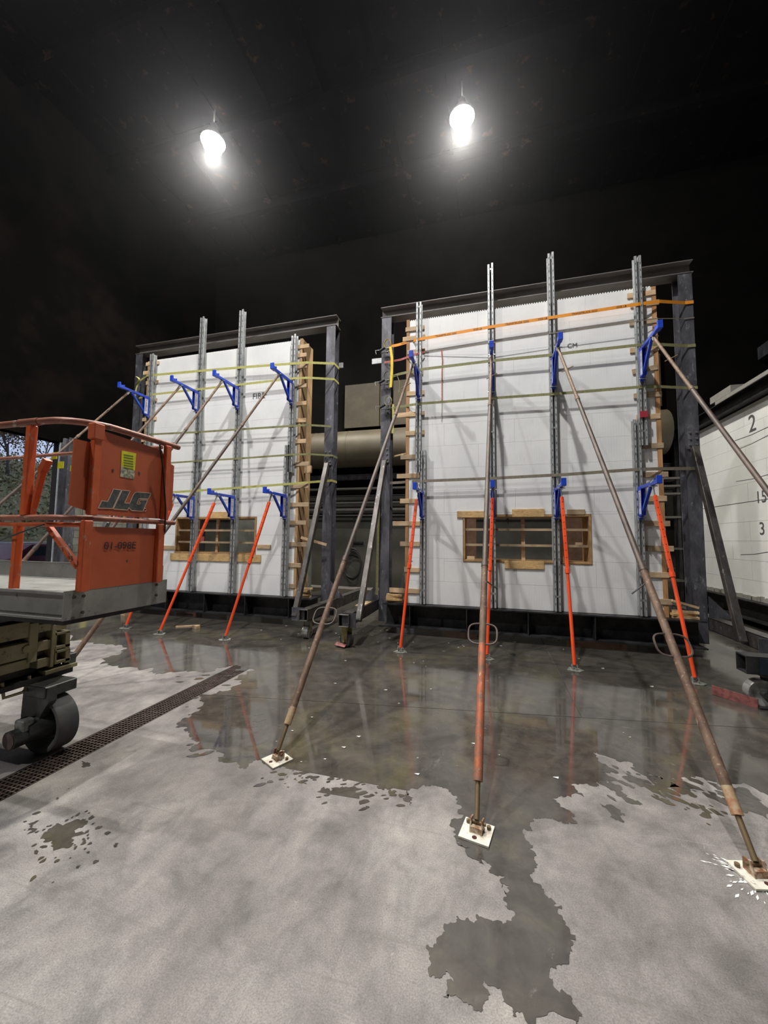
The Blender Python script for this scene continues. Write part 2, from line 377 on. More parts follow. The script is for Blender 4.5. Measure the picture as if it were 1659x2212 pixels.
near = [(150,1385),(250,1395),(268,1408),(215,1435),(300,1446),(350,1456),(420,1450),(470,1443),(520,1442),(556,1446),(520,1478),(440,1500),
 (425,1530),(385,1560),(400,1580),(410,1622),(470,1636),(520,1660),(560,1642),(600,1652),(640,1680),(700,1700),(770,1702),(782,1740),(800,1750),(830,1738),(840,1704),
 (880,1708),(888,1742),(905,1702),(950,1700),(985,1735),(1002,1760),(985,1815),(1010,1830),(1030,1850),(1060,1870),(1090,1890),(1102,1915),(1095,1950),
 (1105,1985),(1075,1988),(1030,1975),(985,1980),(960,1995),(950,2022),(920,2048),(925,2090),(945,2112),(962,2090),(952,2150),(1000,2165),(1030,2185),(1055,2160),
 (1045,2115),(1070,2132),(1085,2165),(1130,2190),(1145,2230),(1255,2230),(1238,2170),(1195,2130),(1187,2100),(1230,2080),(1234,2050),(1220,1990),(1190,1940),
 (1165,1910),(1158,1870),(1140,1835),(1128,1795),(1150,1768),(1200,1772),(1245,1780),(1232,1752),(1190,1730),(1262,1722),(1290,1700),(1300,1668),(1282,1625),(1330,1640),
 (1400,1672),(1470,1680),(1550,1690),(1659,1718)]
far = [(4.6, 3.3), (8.9, 4.6), (8.9, 12.3), (-10.3, 12.3), (-10.3, 6.2)]
puddle([*[(p.x, p.y) for p in PX(near)], *far], 'wide dark sheet of water across the floor under both white walls', depth=4, amp=.24)
for pl, lab in [
 ([(1450,1690),(1480,1700),(1500,1720),(1470,1715)], 'small wet spot left of the right foreground brace, farther of two'),
 ([(1500,1735),(1520,1740),(1528,1768),(1510,1760)], 'oval wet spot just left of the right foreground brace foot'),
 ([(1318,1690),(1345,1700),(1350,1725),(1330,1712)], 'tiny dark drip mark right of the wet floor edge'),
 ([(1345,1665),(1385,1682),(1395,1700),(1360,1690)], 'small wet blotch nearest the jagged right edge of the big puddle'),
 ([(1395,1675),(1440,1680),(1470,1695),(1440,1712),(1405,1700)], 'broad wet blotch between the drips and the right brace'),
 ([(1295,1735),(1340,1750),(1348,1778),(1318,1765)], 'wet smear below the jagged puddle edge'),
 ([(1595,1700),(1640,1730),(1659,1770),(1600,1752),(1575,1725)], 'wet patch right of the right foreground brace'),
 ([(60,1780),(85,1772),(82,1790),(58,1795)], 'small wet dot left of the oval stain by the drain'),
 ([(95,1800),(120,1780),(165,1770),(190,1775),(185,1800),(150,1830),(115,1838),(100,1820)], 'oval dark wet stain on dry concrete near the drain'),
 ([(175,1645),(190,1648),(195,1655),(178,1658)], 'tiny dark spot beside the drain grating'),
 ([(985,1820),(1010,1812),(1040,1842),(1045,1868),(1020,1855)], 'wet tongue in front of the middle brace foot plate'),
 ]: puddle([(p.x, p.y) for p in PX(pl)], lab, z=.0028 if 'tongue' in lab else .0015, depth=3, amp=.2, cut=False)

mb = MB(); rs = random.Random(5)
def blob(px, py, r, el, ang):
    c = AZ(px, py); n = 9; pts = []
    for i in range(n):
        a = 2*PI*i/n; q = r*(1+rs.uniform(-.35, .35)); x, y = q*el*math.cos(a), q*math.sin(a)
        pts.append((c.x+x*math.cos(ang)-y*math.sin(ang), c.y+x*math.sin(ang)+y*math.cos(ang), .0018+len(mb.f)*2e-6))
    mb.add(pts, [tuple(range(n))])
for _ in range(95):
    u = rs.random(); px = 1290+340*u; py = 1650+55*u+abs(rs.gauss(0, 36)); blob(px, py, rs.uniform(.006, .028), rs.uniform(1.2, 2.6), rs.uniform(-1.0, -.5))
for _ in range(70): px = rs.uniform(560, 880); py = 1650+.16*(px-560)+abs(rs.gauss(0, 22)); blob(px, py, rs.uniform(.004, .016), rs.uniform(1.2, 3), rs.uniform(.2, .8))
for _ in range(60): blob(rs.gauss(140, 55), rs.gauss(1812, 38), rs.uniform(.003, .013), rs.uniform(1, 1.8), rs.uniform(0, 3))
for _ in range(60): blob(rs.uniform(385, 560), rs.uniform(1455, 1640), rs.uniform(.005, .02), rs.uniform(1.5, 3.5), rs.uniform(.3, .9))
o = mb.build('water_drips', 'wet', kind='stuff', flat=True); tag(o, 'scattered small dark water drips round the edges of the puddles', 'water drips')

# drain grating: three lengths of bar grating
for y0, y1, lb in ((-.6, 1.6, 'rusty steel bar grating in the floor drain, nearest length'), (1.61, 3.1, 'rusty steel bar grating beside the lift wheel, middle length'), (3.11, 4.6, 'rusty steel bar grating at the far end of the floor drain')):
    t = thing('drain_grate', lb, 'grating', loc=(0, 0, 0))
    n = 8
    for i in range(n):
        x = DX0+.012+(DX1-DX0-.024)*i/(n-1); B(x-.0025, x+.0025, y0, y1, -.03, -.001).build('bearing_bar', 'grate', t)
    mb = MB(); k = int((y1-y0)/.03)
    for i in range(k+1): y = y0+(y1-y0)*i/k; mb.box(DX0+.01, DX1-.01, y-.0025, y+.0025, -.018, -.0015)
    mb.build('cross_bars', 'grate', t, kind='stuff')

# shell
struct(B(XL, XR, YB, YB+.3, 0, ZC).build('wall_back', 'wallback'), 'back wall of the hall, its unlit dark put into the colour')
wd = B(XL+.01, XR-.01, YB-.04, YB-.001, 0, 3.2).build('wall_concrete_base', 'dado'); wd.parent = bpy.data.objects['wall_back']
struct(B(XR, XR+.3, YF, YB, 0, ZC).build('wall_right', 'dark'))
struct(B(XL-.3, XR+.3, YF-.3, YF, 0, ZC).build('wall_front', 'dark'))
DJ, DT = 7.45, 4.28
wl = MB().box(XL-.3, XL, YF, YB, DT, ZC).box(XL-.3, XL, YF, .5, 0, DT).build('wall_left', 'dark'); struct(wl, 'dark left wall of the hall with the open doorway')
wb = MB().box(XL-.29, XL-.02, DJ, YB, 0, DT).build('wall_left_pier', 'joint'); wb.parent = wl
for r in range(21):
    for c in range(6):
        y0 = DJ+.05+c*.41+(.2 if r % 2 else 0)
        if y0 > 10: continue
        B(XL-.05, XL+.004, y0, y0+.4, r*.205, r*.205+.197).build('concrete_block', 'block', wl)
ce = MB().box(XL-.3, XR+.3, YF-.3, YB+.3, ZC, ZC+.2).build('ceiling', 'ceil'); struct(ce, 'ceiling with faint rusty beams, its unlit black put into the colour')
for y in np.arange(-11, 13, 2.4):
    MB().ibeam((XL, y, ZC-.22), (XR, y, ZC-.22), .2, .42, .02, .015).build('roof_beam', 'ceil', ce)
for x in np.arange(-10, 9, 1.5):
    B(x-.04, x+.04, YF, YB, ZC-.02-.06, ZC-.001).build('purlin', 'ceil', ce)
struct(MB().ibeam((XL+.16, DJ+.1, 0), (XL+.16, DJ+.1, DT), .26, .3, .02, .014, (1, 0, 0)).build('trim_1', 'steel'), 'dark steel column at the doorway jamb')
struct(B(XL-.02, XL+.02, DJ-.05, DJ, 0, DT).build('trim_2', 'galv'), 'pale edge strip on the doorway jamb')
struct(B(XL-.28, XL+.03, .5, DJ, DT-.12, DT).build('trim_3', 'dark'), 'dark lintel over the doorway')

# lamps
for i, (x, y, k) in enumerate(LAMPS):
    if k == 0: continue
    vis = i < 2
    t = thing('bay_lamp', ['blazing white high bay lamp on the left side of the black ceiling', 'blazing white high bay lamp above the right hand test wall', 'high bay lamp overhead near the lift, above the picture', 'high bay lamp overhead in front of the right wall, above the picture', 'high bay lamp farther back behind the camera'][i], 'lamp', loc=(x, y, LAMP_Z))
    mb = MB(); n = 24
    prof = [(.07, .50), (.09, .46), (.11, .34), (.20, .20), (.29, .06), (.30, .0)]
    vs = []; fs = []
    for r, z in prof: vs += [(r*math.cos(2*PI*j/n), r*math.sin(2*PI*j/n), z) for j in range(n)]
    for a in range(len(prof)-1): fs += [(a*n+j, a*n+(j+1) % n, (a+1)*n+(j+1) % n, (a+1)*n+j) for j in range(n)]
    mb.add(vs, fs).build('reflector', 'lampmetal', t, smooth=True)
    MB().cyl((0, 0, .48), (0, 0, ZC-LAMP_Z), .02, n=8).build('hanger', 'lampmetal', t)
    mb = MB(); prof = [(.001, -.30), (.12, -.28), (.21, -.20), (.25, -.08), (.25, .0), (.20, .09)]
    vs = []; fs = []
    for r, z in prof: vs += [(r*math.cos(2*PI*j/n), r*math.sin(2*PI*j/n), z) for j in range(n)]
    for a in range(len(prof)-1): fs += [(a*n+j, a*n+(j+1) % n, (a+1)*n+(j+1) % n, (a+1)*n+j) for j in range(n)]
    gl = mb.add(vs, fs).build('lens', 'lampglow', t, smooth=True)
    ld = bpy.data.lights.new('lamp_light', 'SPOT'); ld.energy = LAMP_POWER*k; ld.color = (1, .95, .82) if vis else (1, .975, .95)
    ld.spot_size = math.radians(132); ld.spot_blend = .75; ld.shadow_soft_size = .09
    lo = bpy.data.objects.new('lamp_light', ld); C.objects.link(lo); lo.parent = t; lo.location = (0, 0, -.40)

hz, hnt, _b = new_mat('glare_scatter'); hnt.nodes.remove(_b)
vs_ = hnt.nodes.new('ShaderNodeVolumeScatter'); vs_.inputs['Density'].default_value = GLARE_DENSITY; vs_.inputs['Color'].default_value = (.9, .92, 1, 1); vs_.inputs['Anisotropy'].default_value = .8
hnt.links.new(vs_.outputs[0], hnt.nodes['Material Output'].inputs['Volume']); M['glare_volume'] = hz
o = B(XL+.05, XR-.05, YF+.05, YB-.05, 6.9, 12.3).build('glare_volume', 'glare_volume', kind='stuff'); o['label'] = 'thin mist added under the dark ceiling to give the lamps their glare'; o['category'] = 'glare_volume'  # added scattering volume, imitates lens glare round the lamps

# ================================================================== STEEL TEST FRAMES
W = 'left'
def frame(xa, xb, side, label, tubes):
    """xa..xb: outer X of left/right columns"""
    t = thing('test_rig', label, 'frame', loc=(0, 0, 0))
    cw = .2
    for k, x in enumerate((xa+cw/2, xb-cw/2)):
        MB().ibeam((x, 7.31, .12), (x, 7.31, 6.15), .2, .22, .014, .01, (0, 1, 0)).build('column', 'steel', t)
        # splice plate with bolt heads where the kicker lands
        B(x-.085, x+.085, 7.175, 7.199, 3.18, 3.52).build('splice_plate', 'steel', t)
        for i in (-1, 1):
            for j in range(3): MB().cyl((x+i*.045, 7.175, 3.25+j*.1), (x+i*.045, 7.155, 3.25+j*.1), .017, n=8).build('bolt', 'zinc', t)
    MB().ibeam((xa-.02, 7.31, 6.26), (xb+.02, 7.31, 6.26), .24, .22, .014, .01).build('top_beam', 'beamsteel', t)
    bb = MB().ibeam((xa+cw, 7.06, .325), (xb-cw, 7.06, .325), .55, .41, .02, .02).build('base_beam', 'darksteel', t)
    n = 5
    for i in range(n):
        x = xa+cw+(xb-xa-2*cw)*(i+.5)/n
        B(x-.008, x+.008, 6.79, 7.05, .14, .51).build('stiffener', 'darksteel', t)
    for (x0, x1, yf, z0, z1, kx, ky, kz, ckind) in tubes:
        tb = MB(); th = .012; yb = 8.9
        tb.box(x0, x1, yf, yb, z1-th, z1).box(x0, x1, yf, yb, z0, z0+th).box(x0, x0+th, yf, yb, z0, z1).box(x1-th, x1, yf, yb, z0, z1)
        tb.build('base_tube', 'millsteel', t, bevel=.003)
        cx = xa+cw/2 if abs(x0-xa) < abs(x0-xb) else xb-cw/2
        a = Vector((kx, ky, kz)); b = Vector((cx, 7.14, 3.2)); d = (b-a).normalized()
        MB().beam(a, b, .09, .09, (0, 1, 0)).build('kicker', 'millsteel', t, bevel=.006)
        px0, px1 = sorted((kx, (x0+x1)/2)); B(px0-.045, px1, yf+.05, yf+.062, z0-.01, z1+.02).build('end_plate', 'steel', t)
        # gusset at column foot
        s = 1 if cx < (x0+x1)/2 else -1
        MB().prism([(cx+s*.1, 7.16, .52), (cx+s*.1, 7.16, .86), (cx+s*.42, 7.16, .52)], (0, .012, 0)).build('gusset', 'steel', t)
        # caster under tube end
        wx = (x0+x1)/2; wy = yf+.16
        c = B(wx-.06, wx+.06, wy-.07, wy+.07, z0-.012, z0).build('caster_plate', 'brass', t)
        R = .105
        if ckind == 'x':
            MB().cyl((wx-.05, wy, R), (wx+.05, wy, R), R, n=24).build('caster_wheel', 'wheelw', t, smooth=True)
            for q in (-.065, .065): MB().beam((wx+q, wy, R-.02), (wx+q, wy+.02, z0-.01), .06, .008, (1, 0, 0)).build('caster_fork', 'brass', t)
            MB().cyl((wx-.075, wy, R), (wx+.075, wy, R), .02, n=10).build('axle', 'grease', t)
        else:
            MB().cyl((wx-.02, wy-.045, R), (wx+.02, wy+.045, R), R, n=24).build('caster_wheel', 'grease', t, smooth=True)
            for q in (-.06, .06): MB().beam((wx+q*.3, wy+q, R-.02), (wx+q*.3, wy+q, z0-.01), .09, .008, (0, 1, 0)).build('caster_fork', 'brass', t)
            MB().cyl((wx-.03, wy-.075, R), (wx+.03, wy+.075, R), .028, n=10).build('axle', 'brass', t)
            MB().beam((wx-.16, wy-.06, .05), (wx+.02, wy-.1, .035), .07, .012, (0, -.5, 1)).build('toe_guard', 'redsteel', t)
    return t
frL = frame(-8.36, -3.09, 'L', 'dark steel test frame on casters around the left white wall',
    [(-3.085, -2.925, 5.9, .31, .50, -3.2, 5.97, .36, 'x'), (-8.56, -8.38, 5.9, .31, .50, -8.26, 5.97, .36, 'x')])
frR = frame(-2.08, 3.25, 'R', 'dark steel test frame on casters around the right white wall',
    [(-2.27, -2.095, 5.62, .33, .52, -2.0, 5.80, .40, 'y'), (3.265, 3.44, 5.7, .33, .52, 3.14, 6.16, .40, 'y')])

# ================================================================== INSULATED FOAM WALLS
H0, CR, NC = .535, .4085, 13
def rects_minus(r, hole):
    x0, x1, z0, z1 = r; a0, a1, b0, b1 = hole
    if x1 <= a0 or x0 >= a1 or z1 <= b0 or z0 >= b1: return [r]
    out = []
    if z0 < b0: out.append((x0, x1, z0, b0))
    if z1 > b1: out.append((x0, x1, b1, z1))
    m0, m1 = max(z0, b0), min(z1, b1)
    if x0 < a0: out.append((x0, a0, m0, m1))
    if x1 > a1: out.append((a1, x1, m0, m1))
    return [q for q in out if q[1]-q[0] > .01 and q[3]-q[2] > .01]
def foam_wall(x0, x1, hole, label, top):
    t = thing('foam_wall', label, 'wall')
    a0, a1, b0, b1 = hole; yf, yb = 6.94, 7.42; ch = (top-H0)/NC
    hk = (a0-.04, a1+.04, b0-.04, b1+.04)
    for r in range(NC):
        z0 = H0+r*ch; off = [0, .61, .3][r % 3]; xs = [x0]; x = x0+.04+off
        while x < x1-.05:
            if x > x0+.15: xs.append(x)
            x += 1.22
        xs.append(x1)
        for p, q in zip(xs, xs[1:]):
            for (u0, u1, v0, v1) in rects_minus((p, q, z0, z0+ch), hk):
                e = .0011
                B(u0+e, u1-e, yf+random.uniform(0, .002), 7.005, v0+e, v1-e).build('foam_block', 'foam', t)
    cb = MB()
    for (u0, u1, v0, v1) in rects_minus((x0+.01, x1-.01, H0, top-.02), hk): cb.box(u0, u1, 7.005, yb-.06, v0, v1)
    cb.build('concrete_core', 'core', t)
    cb = MB()
    for (u0, u1, v0, v1) in rects_minus((x0, x1, H0, top), hk): cb.box(u0, u1, yb-.06, yb, v0, v1)
    cb.build('back_foam', 'foam', t)
    mb = MB(); n = int((x1-x0)/.04)
    for i in range(n):
        x = x0+.02+i*.04; mb.box(x, x+.02, yf+.001, yf+.05, top, top+.016)
    mb.build('interlock_teeth', 'foam', t, kind='stuff')
    # window buck
    for nm, r in (('buck_sill', (a0-.035, a1+.035, b0-.035, b0)), ('buck_head', (a0-.035, a1+.035, b1, b1+.035)), ('buck_jamb', (a0-.035, a0, b0, b1)), ('buck_jamb', (a1, a1+.035, b0, b1))):
        B(r[0], r[1], yf-.012, yb+.01, r[2], r[3]).build(nm, 'buck', t, bevel=.002)
    return t
WR = (-.43, 1.55, 1.345, 2.09); WLh = (-6.63, -4.68, 1.365, 2.08)
fwL = foam_wall(-7.62, -3.76, WLh, 'white foam block wall with window opening inside the left frame', 5.77)
fwR = foam_wall(-1.45, 2.56, WR, 'white foam block wall with window opening inside the right frame', 5.845)
# plywood ends
B(2.56, 2.625, 6.93, 7.42, .535, 5.84).build('plywood_end', 'ply', fwR)
B(-1.51, -1.452, 6.93, 7.42, .535, 5.87).build('plywood_end', 'ply', fwR)
B(-3.758, -3.70, 6.93, 7.42, .535, 5.80).build('plywood_end', 'ply2', fwL)
B(-7.68, -7.622, 6.93, 7.42, .535, 5.77).build('plywood_end', 'ply2', fwL)
# cleats: (pixel x0,x1, pixel y) measured on the front plane -> real boards 2x4 on the flat
def cleat(t, x0, x1, y, m='wood', h=.085, rot=0, nm='cleat', yf=6.90, th=.02):
    a = AY(x0, y, 6.92); b = AY(x1, y, 6.92); z = (a.z+b.z)/2
    L = b.x-a.x; mb = MB().box(-L/2, L/2, -th/2, th/2, -h/2, h/2)
    o = mb.build(nm, m, t, bevel=.003, loc=((a.x+b.x)/2, 6.94-th/2-.0025, z)); o.rotation_euler = (0, rot + random.uniform(-.006, .006), 0); return o
for i, (x0, x1, y) in enumerate([(1355,1417,635),(1362,1424,656),(1360,1421,695),(1361,1424,754),(1366,1421,798),(1369,1430,853),(1375,1427,900),(1386,1434,963),
    (1385,1444,1025),(1396,1441,1077),(1391,1448,1131),(1392,1456,1185),(1395,1446,1242),(1409,1453,1300)]): cleat(fwR, x0, x1, y, 'wood2' if i % 3 else 'wood', rot=-.12 if i == 4 else 0)
for i, (x0, x1, y) in enumerate([(876,917,709.5),(870,918,730),(880,918,759),(880,914,806),(878,917,849),(857,917,895),(876,917,935),(865,900,987),
    (857,909,1028),(864,909,1082),(848,909,1131),(864,909,1175),(873,909,1231),(841,909,1276)]): cleat(fwR, x0, x1, y, 'wood2' if i % 4 == 3 else 'wood')
for i, (x0, x1, y) in enumerate([(643,667,748),(642,662,767),(640,663,791),(640,662,833),(640,662,871),(639,661,908),(637,661,953),(636,667,1002),
    (628,666,1050),(627,667,1090),(625,661,1129),(623,662,1176),(622,650,1221),(624,637,1266)]): cleat(fwL, x0, x1, y, 'wood2' if i > 6 else 'wood')
for i, (x0, x1, y) in enumerate([(315,343,785),(309,326,805),(315,341,826),(308,338,865),(307,337,905),(305,335,950)]): cleat(fwL, x0, x1, y, 'wood')
# boards round the windows
for t, x0, x1, y, h, m in [(fwR, 987, 1053, 1111, .115, 'osb'), (fwR, 1106, 1176, 1108, .135, 'osb'), (fwR, 1225, 1264, 1106, .085, 'wood2'), (fwR, 1090, 1176, 1221, .125, 'osb'),
    (fwL, 455, 501, 1112.5, .14, 'osb'), (fwL, 367, 563, 1204.5, .15, 'osb'), (fwL, 351, 379, 1183, .085, 'wood'), (fwL, 554, 584, 1181, .085, 'wood')]:
    o = cleat(t, x0, x1, y, m, h, nm='window_board', th=.02); o.location.y = 6.9285
# spacer bars inside openings
for (t, (a0, a1, b0, b1), zs, xv) in ((fwR, WR, (1.60, 1.87), .545), (fwL, WLh, (1.575, 1.83), -5.70)):
    for z in zs: B(a0, a1, 6.99, 7.07, z-.018, z+.022).build('window_bar', 'wood2', t)
    B(xv-.03, xv+.03, 7.075, 7.12, b0, b1).build('window_post', 'wood', t)
# pencil marks
text('FIRE', .17, AY(545, 862, 6.935), (1, 0, .02), (0, 0, 1), 'pencil', fwL, ext=.0004)
text('CM', .11, AY(1225, 752, 6.935), (1, 0, .0), (0, 0, 1), 'pencil', fwR, ext=.0003)
# loose blocks in the windows
tag(B(-.40, -.27, 6.95, 7.03, 1.346, 1.40).build('wood_offcut', 'wood'), 'small pale wood block on the sill of the right window', 'wood block')
tag(B(1.09, 1.17, 6.96, 7.0, 1.346, 1.62).build('wood_offcut', 'wood'), 'short upright wood offcut standing in the right window', 'wood block')
tag(B(1.36, 1.46, 7.0, 7.06, 1.623, 1.665).build('wood_offcut', 'wood'), 'pale chip lying on the bar at right of the right window', 'wood block')
o = MB().cyl((-6.05, 7.03, 1.598), (-6.05, 7.03, 1.70), .05, .06, n=14).build('red_cup', 'strap_r'); tag(o, 'small red cup on the lower bar inside the left window', 'cup')

# ================================================================== STRONGBACK STUDS
def stud_mb(xc, z0, z1, side, y1):
    mb = MB(); y0 = 6.815; th = .004; w = .04
    if side < 0: a, b = xc-.052, xc-.012
    else: a, b = xc+.012, xc+.052
    web = (b-th, b) if side < 0 else (a, a+th)
    mb.box(web[0], web[1], y0, y1, z0, z1); mb.box(a, b, y0, y0+th, z0, z1); mb.box(a, b, y1-th, y1, z0, z1)
    lip = (a, a+th) if side < 0 else (b-th, b)
    mb.box(lip[0], lip[1], y0, y0+.014, z0, z1); return mb
def stud(xc, pieces, label, grp, y1=6.9395):
    t = thing('strongback', label, 'steel stud', grp)
    for (dx, z0, z1, dz) in pieces:
        for s in (-1, 1): stud_mb(xc+dx, z0, z1+(dz if s > 0 else 0), s, y1).build('channel', 'galv', t)
        mb = MB(); z = z0+.1
        while z < z1-.06:
            for s in (-1, 1): mb.box(xc+dx+s*.032-.004, xc+dx+s*.032+.004, 6.812, 6.8148, z, z+.035)
            z += .12
        mb.build('slots', 'slot', t, kind='stuff')
        for z in (z0+.25, (z0+z1)/2, z1-.06): B(xc+dx-.012, xc+dx+.012, 6.84, 6.9, z-.03, z).build('spacer', 'galv', t)
SR = [(-1.20, [(-.055, 2.9, 6.12, .0), (.035, .55, 3.30, 0)]), (.038, [(0, .55, 6.62, .02)]), (1.04, [(0, .55, 6.63, .02)]), (2.30, [(.045, 3.2, 6.33, .0), (-.05, .55, 3.62, 0)])]
SL = [(-7.46, [(0, .55, 5.87, .01)]), (-6.115, [(0, .55, 6.54, .02)]), (-5.11, [(0, .55, 6.55, .02)]), (-3.875, [(.03, 3.0, 5.82, .03), (-.045, .55, 3.55, 0)])]
for k, (x, p) in enumerate(SR): stud(x, p, y1=6.9165 if k in (0, 3) else 6.9395, grp='strongbacks on the right wall', label=['galvanized double channel stud, leftmost on the right wall', 'tall galvanized double channel stud left of center on the right wall', 'tall galvanized double channel stud right of center on the right wall', 'galvanized double channel stud at the right edge of the right wall'][k])
for k, (x, p) in enumerate(SL): stud(x, p, y1=6.9165, grp='strongbacks on the left wall', label=['galvanized double channel stud at the left edge of the left wall', 'tall galvanized double channel stud, second from left on the left wall', 'tall galvanized double channel stud, third from left on the left wall', 'galvanized double channel stud at the right edge of the left wall'][k])
tag(B(2.29, 2.40, 6.79, 6.812, 3.64, 3.74).build('red_tag', 'redink'), 'small red and white tag on the rightmost stud of the right wall', 'tag')

# ================================================================== BRACKETS
def bracket(x, zb, zt, label, grp, tip=6.08, rise=.0):
    t = thing('scaffold_bracket', label, 'bracket', grp)
    yb = 6.805
    B(x-.03, x+.03, yb-.035, yb, zb, zt+.02).build('post', 'blue', t, bevel=.004)
    B(x-.030, x-.024, yb-.135, yb-.03, zb+.06, zt-.01).build('side_plate', 'blue', t)
    B(x+.024, x+.030, yb-.135, yb-.03, zb+.06, zt-.01).build('side_plate', 'blue', t)
    a = Vector((x, yb-.01, zt)); b = Vector((x, tip+.06, zt+rise))
    MB().beam(a, b, .05, .05).build('arm', 'blue', t, bevel=.005)
    MB().beam((x, yb-.03, zb+.03), (x, 6.36, zt-.02), .04, .04).build('strut', 'blue', t, bevel=.004)
    MB().box(x-.035, x+.035, tip-.02, tip+.10, zt+rise-.03, zt+rise+.035).box(x-.035, x+.035, tip-.02, tip+.012, zt+rise+.03, zt+rise+.085).box(x-.035, x+.035, tip+.075, tip+.1, zt+rise+.03, zt+rise+.055).build('saddle', 'blue', t, bevel=.004)
    MB().cyl((x-.05, 6.30, zt-.035), (x+.06, 6.30, zt-.035), .008, n=8).build('pin', 'zinc', t)
    MB().cyl((x-.06, yb-.05, zb+.03), (x+.06, yb-.05, zb+.03), .009, n=8).build('bolt', 'zinc', t)
    for s in (-1, 1):
        xs = x+s*.0306
        B(xs-.0005, xs+.0005, yb-.125, yb-.045, zb+.08, zt-.05).build('decal', 'decal', t)
        # orientation must face outward: x cross y = +s X
        xd = Vector((0, 0, -1)); ydv = Vector((0, 1, 0)) if xd.cross(Vector((0, 1, 0))).x*s > 0 else Vector((0, -1, 0))
        y0 = yb-.108 if ydv.y > 0 else yb-.062
        text('B', .062, (xs+s*.001, y0, zt-.058), xd, ydv, 'redink', t, ext=.0003)
        text('uildBlock', .062, (xs+s*.001, y0, zt-.100), xd, ydv, 'ink', t, ext=.0003)
    return t
names4 = ['first', 'second', 'third', 'fourth']
BR = [-1.245, .04, 1.04, 2.335]; BRl = [-1.17, .04, 1.04, 2.25]
BLu = [-7.46, -6.115, -5.11, -3.85]; BLl = [-6.115, -5.11, -3.92]
for k in range(4):
    bracket(BR[k], 4.22, 4.73, 'blue triangular bracket in the upper row of the right wall, %s from left' % names4[k], 'upper brackets on the right wall')
    bracket(BRl[k], 2.03, 2.52, 'blue triangular bracket in the lower row of the right wall, %s from left' % names4[k], 'lower brackets on the right wall')
    bracket(BLu[k], 4.36, 4.82, 'blue triangular bracket in the upper row of the left wall, %s from left' % names4[k], 'upper brackets on the left wall')
for k in range(3): bracket(BLl[k], 2.04, 2.52, 'blue triangular bracket in the lower row of the left wall, %s' % ['left of the window', 'at the window center', 'right of the window'][k], 'lower brackets on the left wall')

# ================================================================== BRACES
def foot_plate(t, p, ang, s=.085):
    R = Matrix.Rotation(ang, 3, 'Z')
    def T(mb): mb.v = [tuple(R @ Vector(v) + Vector((p[0], p[1], 0))) for v in mb.v]; return mb
    T(MB().box(-s, s, -s, s, .003, .013)).build('foot_plate', 'plate', t)
    for q in (-.032, .032): T(MB().prism([(q-.004, -.03, .013), (q-.004, .04, .013), (q-.004, .04, .07), (q-.004, -.005, .08)], (.008, 0, 0))).build('ear', 'rustplate', t)
    T(MB().box(-.03, .03, -.025, .035, .013, .045)).build('shoe', 'rustplate', t)
    T(MB().cyl((-.05, .01, .055), (.05, .01, .055), .009, n=10)).build('pin', 'rod', t)
    for q in (-.06, .06): T(MB().cyl((q, .045, .013), (q, .045, .03), .012, n=8)).build('anchor_bolt', 'rod', t)
    T(MB().cyl((0, -.055, .0132), (0, -.055, .0142), .014, n=12)).build('bolt_hole', 'hole', t)
def long_brace(top, foot, label, ang=0, paint='rustpipe', grp='long pipe braces'):
    t = thing('pipe_brace', label, 'brace', grp)
    a, b = Vector(top), Vector(foot)+Vector((0, 0, .06)); L = lambda q: a+(b-a)*q
    MB().cyl(L(.005), L(.25), .021, n=12).build('top_tube', 'rustpipe', t, smooth=True)
    MB().cyl(L(.245), L(.255), .028, n=12).build('collar', 'rustpipe', t, smooth=True)
    MB().cyl(L(.25), L(.70), .024, n=14).build('middle_tube', 'rustthin', t, smooth=True)
    MB().cyl(L(.695), L(.955), .0275, n=16).build('lower_tube', 'rustpipe', t, smooth=True)
    MB().cyl(L(.82), L(.945), .0280, n=16).build('painted_band', paint, t, smooth=True)
    MB().cyl(L(.69), L(.70), .031, n=14).build('collar', 'rustthin', t, smooth=True)
    MB().cyl(L(.945), L(.967), .0285, n=14).build('screw_sleeve', 'tanpaint' if paint != 'rustpaint' else 'rustpaint', t, smooth=True)
    MB().cyl(L(.967), L(.998), .015, n=10).build('screw_rod', 'rod', t, smooth=True)
    d = (b-a).normalized(); p = L(.72); MB().cyl(p+Vector((-.02, 0, 0)), p+Vector((-.12 if top[0] > 1 else (.11 if top[0] > 0 else .03), 0, -.09 if top[0] > 0 else -.01)), .006, n=6).build('lock_pin', 'grease', t)
    p = L(.12); MB().cyl(p+Vector((-.06, 0, -.02)), p+Vector((.09, 0, .05)), .007, n=6).build('lock_pin', 'rod', t)
    # oval handle hoop around the tube
    c = L(.806); up = (a-b).normalized(); sd = Vector((1, 0, 0)); pts = []
    for i in range(28):
        th = 2*PI*i/28; cx, sx = math.cos(th), math.sin(th)
        pts.append(c+sd*.108*math.copysign(abs(cx)**.6, cx)+up*.085*math.copysign(abs(sx)**.6, sx)+Vector((0, -.01, 0)))
    MB().path(pts, .0075, 6, True).build('turn_handle', 'rustthin', t, smooth=True)
    # clevis at the bracket
    for q in (-.02, .02): MB().beam(L(.012)+Vector((q, 0, 0)), a+Vector((q, .0, .0)), .035, .006, (1, 0, 0)).build('clevis', 'zinc', t)
    foot_plate(t, foot, ang)
    return t
zt = 4.68
